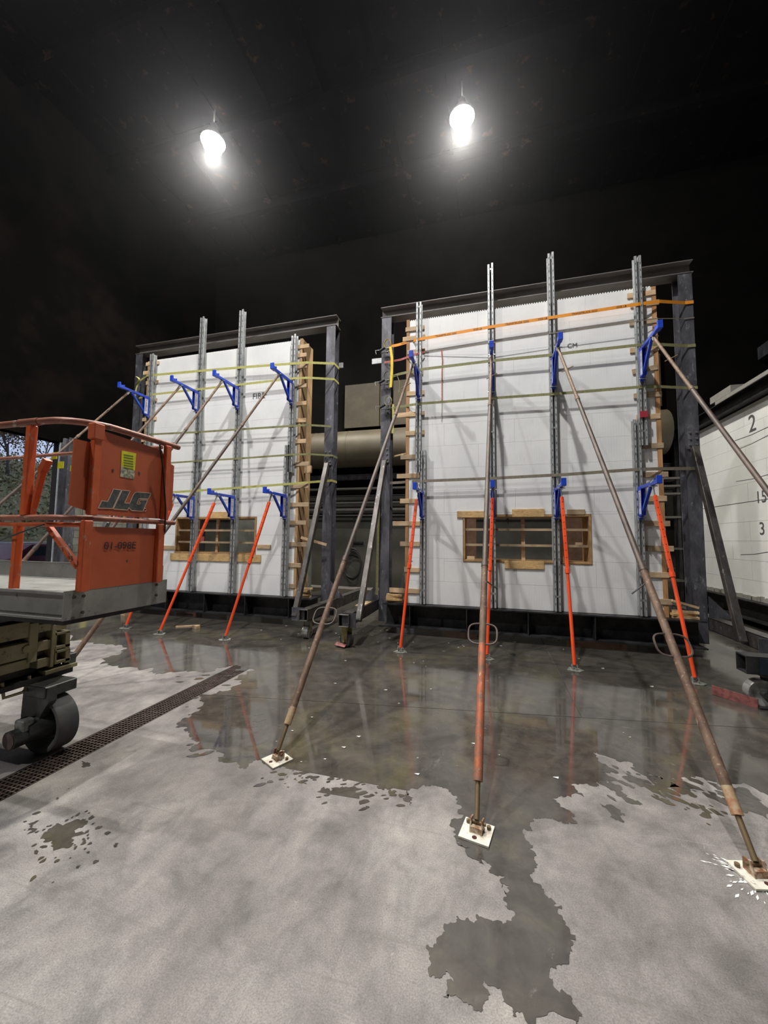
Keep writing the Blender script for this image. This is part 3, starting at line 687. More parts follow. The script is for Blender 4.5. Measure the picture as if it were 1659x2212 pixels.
for top, ft, lab, an, *pm in [
  ((-1.255, 6.3, zt), (-1.57, 2.72, 0), 'rusty steel pipe brace standing left of the right wall, foot plate at center floor', -.5),
  ((.04, 6.3, zt), (-.09, 2.4, 0), 'rusty steel pipe brace in the middle foreground, running straight to the camera side', -.2, 'rustpaint'),
  ((1.04, 6.3, zt), (1.285, 2.5, 0), 'rusty steel pipe brace slanting to the bottom right foot plate', .25),
  ((2.335, 6.3, zt), (2.36, 2.35, 0), 'rusty steel pipe brace leaving the picture at the right edge', .1),
  ((-7.46, 6.3, 4.77), (-8.1, 2.85, 0), 'brown pipe brace, leftmost, rising behind the orange lift rail', .1),
  ((-6.115, 6.3, 4.77), (-6.75, 3.25, 0), 'brown pipe brace, second from left on the left wall', .1),
  ((-5.11, 6.3, 4.77), (-5.45, 3.22, 0), 'brown pipe brace, third from left on the left wall', .1),
  ((-3.85, 6.3, 4.77), (-4.62, 3.22, 0), 'brown pipe brace crossing in front of the left wall window', .1)]:
    long_brace(top, ft, lab, an, *pm)
def short_brace(top, foot, label):
    t = thing('orange_brace', label, 'brace', 'short orange braces')
    a, b = Vector(top), Vector(foot)+Vector((0, 0, .05)); L = lambda q: a+(b-a)*q; d = (b-a).normalized()
    MB().beam(L(.055), L(.50), .047, .047, (1, 0, 0)).build('upper_tube', 'orange', t, bevel=.006)
    MB().cyl(L(.495), L(.995), .023, n=12).build('lower_tube', 'orange', t, smooth=True)
    MB().cyl(L(.49), L(.515), .034, n=12).build('collar', 'orange', t, smooth=True)
    p = L(.47); MB().cyl(p+Vector((-.04, 0, 0)), p+Vector((.045, 0, 0)), .008, n=8).build('collar_pin', 'grease', t)
    n = Vector((1, 0, 0)); up = n.cross(d).normalized()
    up = up if up.y < 0 else -up
    mb = MB()
    for i in range(9):
        p = L(.09+i*.042); mb.cyl(p+up*.0236, p+up*.0243, .0075, n=8); s = 1 if foot[0] < 0 else -1; mb.cyl(p+n*s*.0236, p+n*s*.0243, .0075, n=8)
    mb.build('adjusting_holes', 'hole', t, kind='stuff')
    MB().beam(L(.0), L(.06), .03, .012, (1, 0, 0)).build('hook', 'zinc', t)
    MB().path([a+Vector((.02, 0, -.02)), a+Vector((.035, -.02, .05)), a+Vector((.0, -.02, .09)), a+Vector((-.03, -.01, .05))], .006, 6).build('wire_clip', 'zinc', t)
    f = Vector(foot); 
    MB().prism([(f.x-.10, f.y-.045, .003), (f.x-.045, f.y-.09, .003), (f.x+.045, f.y-.09, .003), (f.x+.11, f.y-.03, .003), (f.x+.05, f.y+.08, .003), (f.x-.05, f.y+.08, .003)], (0, 0, .008)).build('foot_plate', 'grey', t)
    for q in (-.03, .03): MB().prism([(f.x+q-.003, f.y-.04, .011), (f.x+q-.003, f.y+.05, .011), (f.x+q-.003, f.y+.015, .075), (f.x+q-.003, f.y-.015, .075)], (.006, 0, 0)).build('ear', 'grey', t)
    MB().cyl((f.x-.045, f.y, .055), (f.x+.045, f.y, .055), .008, n=8).build('pin', 'zinc', t)
    MB().cyl((f.x+.01, f.y-.06, .011), (f.x+.01, f.y-.06, .04), .011, n=8).build('anchor_bolt', 'zinc', t)
zt = 2.48
for k, (top, ft) in enumerate([((-1.17, 6.3, zt), (-1.315, 5.76, 0)), ((.045, 6.3, zt), (-.06, 5.80, 0)), ((1.04, 6.3, zt), (1.05, 5.66, 0)), ((2.25, 6.3, zt), (2.356, 5.58, 0))]):
    short_brace(top, ft, 'bright orange adjustable brace under the %s lower bracket of the right wall' % names4[k])
for k, (top, ft) in enumerate([((-6.115, 6.3, zt), (-6.46, 5.68, 0)), ((-5.11, 6.3, zt), (-5.53, 5.52, 0)), ((-3.92, 6.3, zt), (-4.225, 5.55, 0))]):
    short_brace(top, ft, 'bright orange adjustable brace in front of the left wall, %s' % ['partly behind the lift deck', 'crossing the window', 'right of the window'][k])

# ================================================================== STRAPS
def strap(pts, m, label, width=.045, grp=None, wrapR=None, wrapL=None):
    t = thing('ratchet_strap', label, 'strap', grp)
    P = [AY(x, y, Y) for x, y, Y in pts]
    if wrapR: P += [Vector((wrapR, 7.185, P[-1].z)), Vector((wrapR+.006, 7.30, P[-1].z)), Vector((wrapR+.004, 7.43, P[-1].z))]
    if wrapL: P = [Vector((wrapL-.004, 7.43, P[0].z)), Vector((wrapL-.006, 7.30, P[0].z)), Vector((wrapL, 7.185, P[0].z))]+P
    MB().ribbon(P, (0, 0, 1), width).build('webbing', m, t); return t, P
SY = 6.805
gR = 'tie straps round the right wall'; gL = 'tie straps round the left wall'
t, P = strap([(845,748,7.16),(860,745,7.1),(890,736,6.95),(907,732.5,SY),(1062.6,705.7,SY),(1196,685,SY),(1378,657,SY),(1425,651,6.88),(1480,654,7.18)], 'strap_o', 'orange printed ratchet strap across the top of the right wall', .055, gR, 3.25)
for i in range(3, 6):
    a, b = P[i], P[i+1]; d = (b-a).normalized()
    for q, s in ((.22, 'TRANSTRUCK 3335'), (.75, '3335 LB')):
        text(s, .045, a+(b-a)*q+Vector((0, -.003, -.014)), d, (0, 0, 1), 'ink', t, ext=.0004)
text('TRANSTRUCK 3335', .04, P[1]+(P[2]-P[1])*.2+Vector((0, -.01, -.014)), (P[2]-P[1]), (0, 0, 1), 'ink', t, ext=.0004)
strap([(915,760,6.90),(1060,741,SY),(1199,718.5,SY),(1375,694,SY),(1420,688,6.88),(1478,688,7.18)], 'strap_t', 'thin dark strap just under the orange strap', .014, gR, 3.25)
t, P = strap([(830,783,7.18),(865,777,7.0),(900,765,SY),(917,760,6.88)], 'strap_r', 'faded red strap twisted round the left column of the right frame', .04, gR)
tl = thing('strap_tail', 'dark red strap tail hanging down the face of the right wall', 'strap')
MB().ribbon([AY(954,756,6.93), AY(956,780,6.93), AY(955,800,6.93), AY(955,868,6.93)], (1, 0, 0), .022).build('webbing', 'strap_r', tl)
MB().ribbon([AY(955,868,6.93), AY(954.5,910,6.93)], (1, 0, 0), .01).build('frayed_end', 'strap_t', tl)
strap([(842,815,7.17),(862,808,7.0),(909,798,SY),(1065,779,SY),(1192.6,766.7,SY),(1241,760.6,SY),(1376.5,745.6,SY),(1424.7,744,6.9),(1486,747,7.18)], 'strap_g', 'olive ratchet strap at the upper brackets of the right wall', .05, gR, 3.25)
strap([(836,884,7.17),(861,879,7.0),(906,872,SY),(1065,860,SY),(1224,849,SY),(1382.6,836,SY),(1422,835,6.9),(1488,838,7.18)], 'strap_g', 'olive ratchet strap below the upper brackets of the right wall', .045, gR, 3.25)
strap([(842,1043.5,7.17),(880,1041,7.0),(917,1039,SY),(1049,1034,SY),(1224,1025,SY),(1376,1014,SY),(1426,1012.6,6.9),(1490,1012,7.18)], 'strap_t', 'tan strap above the window of the right wall', .05, gR, 3.25)
strap([(303,822,7.1),(318,811,6.9),(334,810,SY),(434,801,SY),(522,793.6,SY),(637,785,SY),(663,783,6.9),(722,785.5,7.18)], 'strap_y', 'yellow green strap, topmost on the left wall', .05, gL, -3.09)
strap([(300,860,7.15),(330,852,SY),(372,847.5,SY),(516,831,SY),(585,823,SY),(637,817,SY),(668,816,6.9),(720,819,7.18)], 'strap_y', 'yellow green strap, second from top on the left wall', .045, gL, -3.09)
strap([(300,941,7.15),(330,938,SY),(425,933.7,SY),(510,928,SY),(632,920,SY),(665,918,6.9),(715,921,7.18)], 'strap_g', 'olive strap, third from top on the left wall', .04, gL)
strap([(320,1003,SY),(368,1000,SY),(425,996,SY),(510,991,SY),(632,982,SY),(668,981,6.9),(718,984,7.18)], 'strap_g', 'olive strap, fourth from top on the left wall', .036, gL, -3.09)
strap([(345,1065,SY),(372,1063.5,SY),(510,1054,SY),(623,1045.6,SY),(665,1042,6.9),(716,1038,7.18)], 'strap_y', 'yellow green strap just above the window of the left wall', .045, gL, -3.09)
# hanging tails & ratchets on frame columns
t = thing('strap_tail', 'long flat olive strap tail hanging beside the left column of the right frame', 'strap')
MB().ribbon([Vector((-2.09, 7.17, 2.6)), Vector((-2.1, 7.165, 1.5)), Vector((-2.11, 7.16, .62))], (1, 0, 0), .05).build('webbing', 'strap_g', t)
def ratchet(c, m, label, loop=True):
    t = thing('ratchet_buckle', label, 'ratchet', 'ratchet buckles on the frame column')
    c = Vector(c)
    for z in (-.035, .035): MB().beam(c+Vector((-.12, -.02, z)), c+Vector((.12, -.045, z+.02)), .03, .006, (0, 0, 1)).build('side_plate', 'zinc', t)
    MB().cyl(c+Vector((.02, -.03, -.045)), c+Vector((.02, -.03, .055)), .018, n=10).build('spindle', 'grease', t)
    MB().beam(c+Vector((-.14, -.05, .0)), c+Vector((-.02, -.07, .05)), .06, .02, (0, 0, 1)).build('grip', 'grease', t)
    pts = [c+Vector((.03+.07*math.cos(a), -.05, .12+.1*math.sin(a))) for a in np.linspace(-1.2, 4.2, 14)]
    MB().ribbon(pts, (0, 1, .2), .045).build('strap_loop', m, t)
    MB().path([c+Vector((-.22, .0, -.03)), c+Vector((-.24, 0, .05)), c+Vector((-.14, 0, .05))], .006, 6).build('wire_hook', 'zinc', t)
    return t
t = ratchet((-1.95, 7.13, 5.40), 'yellow', 'ratchet buckle with a bright yellow loop on the frame column')
MB().ribbon([Vector((-1.86, 7.05, 5.45)), Vector((-1.82, 7.03, 5.2)), Vector((-1.82, 7.03, 4.95)), Vector((-1.84, 7.03, 4.62))], (1, 0, 0), .05).build('hanging_tail', 'yellow', t)
t = ratchet((-1.95, 7.13, 4.75), 'strap_g', 'ratchet buckle with an olive tangle, middle of three on the frame column')
MB().path([Vector((-1.85, 7.05, 4.85)), Vector((-1.72, 7.04, 4.86)), Vector((-1.66, 7.03, 4.7)), Vector((-1.67, 7.03, 4.5))], .01, 6).build('cord', 'strap_g', t)
t = ratchet((-1.93, 7.13, 4.25), 'strap_y', 'ratchet buckle with a pale green tail, lowest of three on the frame column')
MB().ribbon([Vector((-1.80, 7.08, 4.3)), Vector((-1.79, 7.06, 4.0)), Vector((-1.80, 7.06, 3.72))], (1, 0, 0), .04).build('hanging_tail', 'strap_y', t)
t = thing('strap_knot', 'knotted yellow green strap end on the left edge of the left wall', 'strap')
kp = AY(300, 822, 7.1); pts = [kp+Vector((.05*math.cos(a*2), -.03, .09*math.sin(a))) for a in np.linspace(0, 6.3, 16)]
MB().ribbon(pts, (0, 1, .3), .045).build('knot', 'strap_y', t)
MB().ribbon([kp, kp+Vector((-.04, -.02, -.2)), kp+Vector((-.08, -.01, -.42))], (1, 0, .2), .05).build('tail', 'strap_y', t)
# small clamped plates behind the columns
for p, lab, y in ((AY(738, 791, 7.5), 'small galvanized plate clamped behind the left frame column', 7.5), (AY(823, 781, 7.5), 'small galvanized plate clamped behind the right frame column', 7.5)):
    tag(B(p.x-.18, p.x+.05, 7.44, 7.47, p.z-.06, p.z+.05).build('clamp_plate', 'galv'), lab, 'plate')
for p, lab in ((AY(892, 981, 7.25), 'thin pale stick wedged between column and right wall'),):
    tag(MB().beam(AY(838, 985, 7.3)+Vector((.0, .14, 0)), AY(880, 975, 7.3)+Vector((0, .14, 0)), .04, .03).build('wood_stick', 'wood'), lab, 'stick')
tag(MB().beam(Vector((-3.62, 6.93, 1.70)), Vector((-3.12, 7.05, 1.56)), .03, .05).build('wood_stick', 'wood'), 'pale wood stick poking out between kicker and left wall', 'stick')
tag(MB().box(-3.68, -3.52, 7.1, 7.14, 3.02, 3.17).build('wood_offcut', 'wood'), 'small wood offcut fixed on the side of the left wall', 'wood block')

# offcut piles on the base beams
def pile(x0, y, z, n, label, grp, L=.35):
    for i in range(n):
        a = random.uniform(-.25, .25)
        mb = MB().box(-L/2, L/2, -.045, .045, -.018, .018)
        o = mb.build('wood_offcut', 'osb' if i % 2 else 'wood', bevel=.002, loc=(x0+random.uniform(-.03, .03), y+random.uniform(-.02, .02), z+.019+i*.038)); o.rotation_euler = (0, 0, a)
        tag(o, label % ['lowest', 'second', 'third', 'fourth', 'top'][i if i < n-1 else 4], 'wood block', grp)
pile(-3.52, 6.9, .532, 5, 'yellow plywood offcut piled beside the left wall, %s of the pile', 'offcuts on the left base beam', .30)
pile(-1.68, 6.93, .532, 4, 'pale plywood offcut stacked left of the right wall, %s of the stack', 'offcuts on the right base beam', .30)
pile(2.83, 6.95, .532, 3, 'pale lumber scrap stacked right of the right wall, %s of the stack', 'offcuts at the right end', .34)
tag(MB().beam((2.66, 6.9, .80), (3.02, 6.95, .70), .03, .035).build('wood_stick', 'wood'), 'thin pale stick leaning right of the right wall', 'stick')
tag(MB().box(-2.27, -2.12, 6.4, 6.9, .521, .535).build('wood_offcut', 'wood'), 'flat pale board lying on the base tube between the walls', 'wood block')
# floor bits
a, b = AZ(380, 1355), AZ(432, 1352)
tag(MB().beam(a+Vector((0, 0, .012)), b+Vector((0, 0, .012)), .03, .02).build('wood_stick', 'wood'), 'thin wood stick lying on the wet floor by the left wall', 'stick')
p = AZ(421, 1358); tag(MB().prism([(p.x-.06, p.y, .003), (p.x+.05, p.y-.03, .003), (p.x+.07, p.y+.05, .003), (p.x-.02, p.y+.07, .003)], (0, 0, .05)).build('foam_scrap', 'wood'), 'pale chunk beside the stick on the wet floor', 'scrap')
p = AZ(268, 1330); tag(MB().prism([(p.x-.1, p.y, .003), (p.x+.06, p.y-.04, .003), (p.x+.1, p.y+.05, .003), (p.x, p.y+.09, .003)], (.03, 0, .12)).build('paper_scrap', 'wood'), 'crumpled tan scrap behind the leftmost orange brace foot', 'scrap')
mb = MB()
for _ in range(90):
    q = AZ(random.uniform(560, 1500), random.choice([random.gauss(1385, 15), random.uniform(1380, 1700), random.uniform(1350, 1400)])); s = random.uniform(.003, .012)
    mb.prism([(q.x-s*2, q.y, .004), (q.x+s, q.y-s, .004), (q.x+s*1.5, q.y+s, .004)], (0, 0, .003))
o = mb.build('foam_crumbs', 'glue', kind='stuff'); tag(o, 'tiny white foam crumbs strewn over the wet floor', 'debris')
mb = MB(); fp = Vector((1.285, 2.5, 0))
for _ in range(46):
    r = abs(random.gauss(0, .07))+.09; th = random.uniform(2.4, 5.1); s = random.uniform(.004, .012); c = fp+Vector((r*math.cos(th), r*math.sin(th), 0)); d = Vector((math.cos(th), math.sin(th), 0)); n = Vector((-d.y, d.x, 0))
    mb.prism([c-d*s*2.2+Vector((0, 0, .001)), c+n*s*.6+Vector((0, 0, .001)), c+d*s*2+Vector((0, 0, .001)), c-n*s*.6+Vector((0, 0, .001))], (0, 0, .001))
o = mb.build('white_splashes', 'glue', kind='stuff'); tag(o, 'white paint splashes round the bottom right brace foot', 'paint splash')

# ================================================================== SCISSOR LIFT
L = thing('scissor_lift', 'orange caged scissor lift with grey deck and olive base at the left edge', 'lift')
XE = -2.5
def arc_rail(z, y0, r, xback, yend):
    pts = [(xback, y0, z), (XE-r-.02, y0, z)]
    for a in np.linspace(0, PI/2, 9)[1:]: pts.append((XE-r+r*math.sin(a), y0+r-r*math.cos(a), z))
    pts.append((XE, yend, z)); return pts
MB().path(arc_rail(2.425, 1.78, .26, -4.6, 2.59), .022, 10).build('top_rail', 'liftrail', L, smooth=True)
MB().cyl((-3.02, 1.78, 2.425), (-2.84, 1.78, 2.425), .026, n=12).build('rail_sleeve', 'liftrail', L, smooth=True)
MB().path(arc_rail(1.795, 1.785, .2, -4.6, 2.58), .019, 10).build('middle_rail', 'liftrail', L, smooth=True)
MB().path([(-4.6, 1.79, 1.752), (-2.76, 1.79, 1.752), (-2.55, 1.87, 1.752)], .015, 8).build('lower_rail', 'liftpost', L, smooth=True)
MB().path([(-4.6, 2.47, 2.39), (-3.5, 2.47, 2.40), (-2.55, 2.47, 2.40)], .016, 8).build('far_rail', 'liftrail', L, smooth=True)
for yy, z0, z1, w_ in ((1.888, 1.815, 2.405, .052), (2.46, 1.815, 2.405, .05), (1.862, 1.33, 1.78, .058), (2.425, 1.33, 1.78, .05)):
    B(XE+.0, XE+.038, yy-w_/2, yy+w_/2, z0, z1).build('end_post', 'liftpost', L, bevel=.005)
B(XE-.017, XE+.046, 1.852, 1.922, 2.31, 2.415).build('post_sleeve', 'liftor', L, bevel=.005)
MB().prism([(XE-.01, 1.76, 1.872), (XE-.01, 1.866, 1.843), (XE-.01, 1.866, 1.822), (XE-.01, 2.5, 1.822), (XE-.01, 2.5, 1.888), (XE-.01, 2.555, 1.897), (XE-.01, 2.555, 2.263), (XE-.01, 2.46, 2.288), (XE-.01, 2.43, 2.363), (XE-.01, 1.917, 2.388), (XE-.01, 1.867, 2.288), (XE-.01, 1.765, 2.288)], (.009, 0, 0)).build('upper_panel', 'liftor', L)
B(XE-.008, XE+.001, 1.835, 2.49, 1.336, 1.742).build('lower_panel', 'liftor', L)
B(-2.94, -2.894, 1.765, 1.812, 1.81, 2.405).build('side_post', 'liftpost', L, bevel=.005)
MB().beam((-2.90, 1.81, 1.81), (-2.84, 1.825, 2.13), .034, .034, (0, 1, 0)).build('gate_post', 'liftpost', L, bevel=.004)
MB().beam((-2.855, 1.825, 2.10), (-2.81, 1.825, 2.18), .04, .04, (0, 1, 0)).build('hinge', 'liftpost', L)
B(-3.005, -2.962, 1.775, 1.818, 1.33, 1.755).build('side_post', 'liftpost', L, bevel=.005)
MB().beam((-2.765, 1.83, 1.74), (-2.525, 1.86, 1.48), .032, .032, (0, 1, 0)).build('diagonal_brace', 'liftpost', L, bevel=.003)
pts = [Vector(p) for p in ((-2.6, 1.81, 1.58), (-2.585, 1.79, 1.613), (-2.55, 1.79, 1.613), (-2.51, 1.80, 1.555), (-2.517, 1.81, 1.53), (-2.55, 1.825, 1.52))]
MB().path(pts, .006, 6).build('hand_hoop', 'liftrail', L, smooth=True)
MB().path([AY(0, 1168, 1.77), AY(40, 1152, 1.75), AY(95, 1133, 1.77)], .005, 6).build('cable', 'black', L)
pts = [AX(345, 960, XE+.06), AX(352, 1010, XE+.05), AX(358, 1100, XE+.045), AX(356, 1150, XE+.045)]
MB().path(pts, .006, 6).build('cable', 'black', L)
# deck
B(-4.6, XE-.012, 1.80, 2.52, 1.28, 1.317).build('deck_floor', 'deck', L)
MB().box(-4.6, XE-.010, 1.788, 1.796, 1.163, 1.338).box(-4.6, XE-.010, 1.767, 1.796, 1.318, 1.338).box(-4.6, XE-.010, 1.767, 1.796, 1.163, 1.18).prism([(-4.6, 1.78, 1.195), (-4.6, 1.788, 1.195), (-4.6, 1.788, 1.28)], (2.09, 0, 0)).build('side_rail', 'deck', L, bevel=.0025)
B(XE-.008, XE, 1.767, 2.54, 1.163, 1.342).build('end_plate', 'deck', L)
for y, z in ((1.825, 1.30), (1.883, 1.30), (1.883, 1.197), (1.825, 1.172), (2.44, 1.31), (2.44, 1.23)):
    MB().cyl((XE, y, z), (XE+.007, y, z), .010, n=8).build('bolt', 'grease', L)
B(-4.6, XE-.02, 2.50, 2.517, 1.317, 1.45).build('toe_board', 'deck', L)
MB().prism([(-2.85, 1.787, 1.19), (-2.77, 1.787, 1.19), (-2.79, 1.787, 1.25)], (0, -.001, 0)).build('dirt_mark', 'grease', L)
B(-4.6, -2.58, 1.83, 2.47, 1.12, 1.165).build('deck_frame', 'darksteel', L)
# folded scissor stack and chassis end, faded olive; the end face looks along +X
XB = -3.45
def face(u0, v0, u1, v1, d0, d1, m, nm, bev=.004):
    """box on the chassis end face, measured left/top/right/bottom; d0..d1 depth from the face"""
    a = AX(u0, (v0+v1)/2, XB); b = AX(u1, (v0+v1)/2, XB)
    zc = (AX((u0+u1)/2, v0, XB).z, AX((u0+u1)/2, v1, XB).z)
    return B(XB+d0, XB+d1, a.y, b.y, zc[1], zc[0]).build(nm, m, L, bevel=bev)
B(-5.6, XB-.10, 1.86, 2.52, .58, 1.10).build('chassis_core', 'darksteel', L)
B(-5.6, XB-.02, 1.84, 2.50, 1.04, 1.10).build('platform_beam', 'grease', L)
for v0, v1, nm in ((1346, 1382, 'scissor_arm'), (1393, 1428, 'scissor_arm'), (1431, 1452, 'chassis_rail')): face(-40, v0+5, 64, v1+5, -.08, 0, 'olive', nm)
face(61, 1346, 80, 1430, -.08, .012, 'olive', 'upright_plate')
for v0, v1 in ((1347, 1364), (1383, 1404), (1421, 1440)): face(80, v0, 115, v1, -.08, .004, 'olive', 'cross_tube')
face(108, 1350, 116, 1440, -.08, .014, 'olive', 'upright_plate')
face(80, 1366, 108, 1420, -.09, -.06, 'grate', 'pocket_plate')
face(117, 1341, 145, 1361, -.08, 0, 'olive', 'arm_end')
for v0, v1 in ((1364, 1400), (1402, 1431)):
    face(117, v0, 151, v0+6, -.08, .006, 'olive', 'tube_wall'); face(117, v1-7, 151, v1, -.08, .006, 'olive', 'tube_wall')
    face(117, v0, 122, v1, -.08, .006, 'olive', 'tube_wall'); face(140, v0, 151, v1, -.08, .006, 'olive', 'tube_wall')
face(149, 1411, 165, 1436, -.08, .0, 'grease', 'bumper')
face(95, 1440, 163, 1448, -.06, .02, 'olive', 'lower_lip', .002)
B(-5.6, XB, 1.80, 2.55, .525, .565).build('chassis_plate', 'darksteel', L)
p = AX(57, 1402, XB+.0); MB().cyl(p, p+Vector((.014, 0, 0)), .03, n=14).build('pivot_boss', 'olive', L)
hh = [AX(u, v, XB-.02) for u, v in ((4, 1475), (8, 1508), (50, 1495), (62, 1478), (63, 1460))]
MB().path(hh, .012, 8).build('tie_down_hoop', 'olive', L, smooth=True)
# drive wheel
WX, WY, WR_ = -3.37, 2.32, .213
def ring(prof, m, nm, par, cx, cy, R_, n=36):
    vs = []; fs = []
    for r, y in prof: vs += [(cx+r*math.cos(2*PI*j/n), cy+y, R_+r*math.sin(2*PI*j/n)) for j in range(n)]
    for a in range(len(prof)-1): fs += [(a*n+j, a*n+(j+1) % n, (a+1)*n+(j+1) % n, (a+1)*n+j) for j in range(n)]
    return MB().add(vs, fs).build(nm, m, par, smooth=True)
ring([(.02, .02), (.12, .02), (.155, -.03), (.178, -.055), (.195, -.06), (.207, -.055), (.213, -.04), (.213, .09), (.19, .105), (.02, .10)], 'rubber', 'wheel', L, WX, WY, WR_)
MB().cyl((WX, WY-.16, WR_+.0), (WX, WY+.02, WR_), .075, .11, n=20).build('hub', 'grease', L, smooth=True)
MB().cyl((WX, WY-.25, WR_-.02), (WX, WY-.12, WR_-.02), .066, n=20).build('drive_motor', 'grease', L, smooth=True)
MB().cyl((WX, WY-.255, WR_-.02), (WX, WY-.25, WR_-.02), .056, n=20).build('motor_cap', 'grate', L)
MB().box(WX-.04, WX+.05, WY-.20, WY-.12, WR_, WR_+.10).build('gear_block', 'grey', L, bevel=.008)
MB().prism([(WX-.14, WY-.03, .52), (WX+.12, WY-.03, .52), (WX+.13, WY-.03, .42), (WX+.05, WY-.03, .30), (WX+.05, WY-.03, .2), (WX-.06, WY-.03, .17), (WX-.15, WY-.03, .28)], (0, -.06, 0)).build('yoke', 'grease', L)
MB().box(WX-.12, WX+.10, WY-.1, WY+.14, .44, .525).build('yoke_head', 'grease', L, bevel=.006)
ring([(.02, .02), (.12, .02), (.178, -.055), (.207, -.055), (.213, -.04), (.213, .09), (.19, .105), (.02, .10)], 'rubber', 'wheel', L, -5.2, WY, WR_)
# stickers
def quadX(px, m, nm, off=.0, X=None, parent=L):
    X = XE if X is None else X
    P = [AX(x, y, X+off) for x, y in px]
    return MB().prism([(p.x, p.y, p.z) for p in P], (.0012, 0, 0)).build(nm, m, parent)
S = 9.217; q = lambda l: [(200+x/S, 960+y/S) for x, y in l]
quadX(q([(578,120),(866,180),(840,520),(700,490),(565,430)]), 'yellowp', 'warning_sticker', .0)
quadX(q([(565,430),(700,490),(840,520),(825,690),(548,640)]), 'paper', 'torn_sticker', .0)
for yy in (185, 235, 290, 340, 390, 440):
    quadX(q([(620, yy+10), (810, yy+45), (810, yy+57), (620, yy+22)]), 'green', 'sticker_print', .0015)
J = [(418,888),(572,908),(400,1274),(112,1268),(182,1122),(300,1136)]
LG = [(588,912),(750,926),(637,1165),(738,1172),(800,1025),(840,965),(890,948),(1165,972),(1110,1086),(925,1078),(880,1185),(940,1192),(955,1160),(925,1157),(950,1105),(1097,1108),(1003,1330),(775,1315),(720,1255),(700,1308),(415,1284)]
for poly in (J, LG):
    quadX(q(poly), 'logo', 'logo_letter', .0)
    P = [AX(x, y, XE+.0012) for x, y in q(poly)]
    mb = MB()
    for i, a in enumerate(P):
        b = P[(i+1) % len(P)]; mb.beam(a, b, .0012, .005, (0, 0, 1) if abs((b-a).normalized().z) < .9 else (0, 1, 0))
    mb.build('logo_outline', 'logob', L)
c0 = AX(200+1047/S, 960+1300/S, XE+.001); MB().path([c0+Vector((0, .011*math.cos(a), .011*math.sin(a))) for a in np.linspace(0, 2*PI, 14)[:-1]], .0015, 4, True).build('registered_mark', 'logob', L)
p = AX(224, 1187, XE+.004); text('01-098E', .074, p, (0, 1, 0), (0, 0, 1), 'ink', L, ext=.0004)
for (x, y, s) in ((244, 1016, .02), (301, 1022, .016), (274, 1212, .01)):
    quadX([(x-2, y-3), (x+2, y-2), (x+1, y+4), (x-1, y+3)], 'grease', 'rust_hole', .0)
for x, m in ((234, 'zinc'), (243, 'galv'), (252, 'strap_r'), (266, 'strap_y'), (287, 'rustpaint')):
    p = AX(x, 1122, XE-.05); tag(MB().cyl((p.x, p.y, 1.775), (p.x-.02, p.y+.03, 1.83), .007, n=8).build('tool_handle', m), 'tool end showing under the lift logo panel, %s' % {'zinc': 'shiny, leftmost', 'galv': 'grey', 'strap_r': 'red', 'strap_y': 'yellow', 'rustpaint': 'rusty orange, rightmost'}[m], 'tool')
for p0, p1, nm in (((112, 977), (124, 992), 'x'), ((125, 997), (138, 1012), 'y'), ((152, 1005), (160, 1018), 'z')):
    a = AY(p0[0], p1[1], 2.50); b = AY(p1[0], p0[1], 2.50); B(a.x, b.x, 2.495, 2.502, a.z, b.z).build('yellow_label', 'yellowp', L)

# ================================================================== RIGHT-HAND FOAM PANEL (runs away from the camera)
t = thing('foam_wall', 'white foam block wall with pencilled numbers at the right edge', 'wall')
PXX = 5.15; ptop = 4.52
for r in range(10):
    z0 = .53+r*.4; z1 = min(z0+.4, ptop); y = 5.4+(.6 if r % 2 else 0); ys = [5.4]+[v for v in np.arange(y+1.2, 12, 1.22)]+[12.2]
    for a, b in zip(ys, ys[1:]): B(PXX+random.uniform(0, .002), PXX+.07, a+.002, b-.002, z0+.002+(.012 if abs(z0-2.53) < .01 else 0), z1-.002).build('foam_block', 'foam', t)
B(PXX+.07, PXX+.42, 5.4, 12.2, .53, ptop-.01).build('concrete_core', 'core', t)
mb = MB()
for i in range(80):
    y = 5.4+i*.085; mb.box(PXX-.02-random.random()*.03, PXX+.0, y, y+.085, .53, .60+random.random()*.04)
mb.build('rough_ledge', 'core', t, kind='stuff')
for s, px, py, sz in (('2', 1617, 935, .5), ('15', 1632, 1087, .34), ('3', 1640, 1155, .36)):
    text(s, sz, AX(px, py, PXX-.004), (0, -1, 0), (0, 0, 1), 'pencil', t, ext=.0005)
for k, (a, b) in enumerate((((1587, 952), (1659, 922)), ((1590, 972), (1659, 940)), ((1590, 1040), (1659, 1025)), ((1600, 1198), (1659, 1192)))):
    MB().path([AX(a[0], a[1], PXX-.003), AX((a[0]+b[0])/2, (a[1]+b[1])/2+2, PXX-.003), AX(b[0], b[1], PXX-.003)], .004, 4).build('pencil_line', 'pencil', t)
tf = thing('test_rig', 'dark steel frame under and over the white wall at the right edge', 'frame')
MB().ibeam((PXX-.02, 4.9, 4.68), (PXX-.02, 12.6, 4.68), .3, .28, .02, .015).build('top_beam', 'darksteel', tf)
B(PXX-.17, PXX+.0, 4.9, 10.3, 4.82, 4.90).build('top_cap', 'core', tf)
MB().ibeam((PXX+.1, 4.9, .33), (PXX+.1, 12.6, .33), .5, .39, .02, .02).build('base_beam', 'darksteel', tf)
B(PXX-.17, PXX+.1, 12.4, 12.6, .1, 4.55).build('column', 'darksteel', tf)
th = .012
MB().box(2.55, 5.0, 4.95, 5.13, .50, .512).box(2.55, 5.0, 4.95, 5.13, .33, .342).box(2.55, 5.0, 4.95, 4.962, .342, .50).box(2.55, 5.0, 5.118, 5.13, .342, .50).build('base_tube', 'darksteel', tf)
B(2.66, 2.86, 4.93, 4.948, .34, .50).build('tube_plate', 'blueplate', tf)
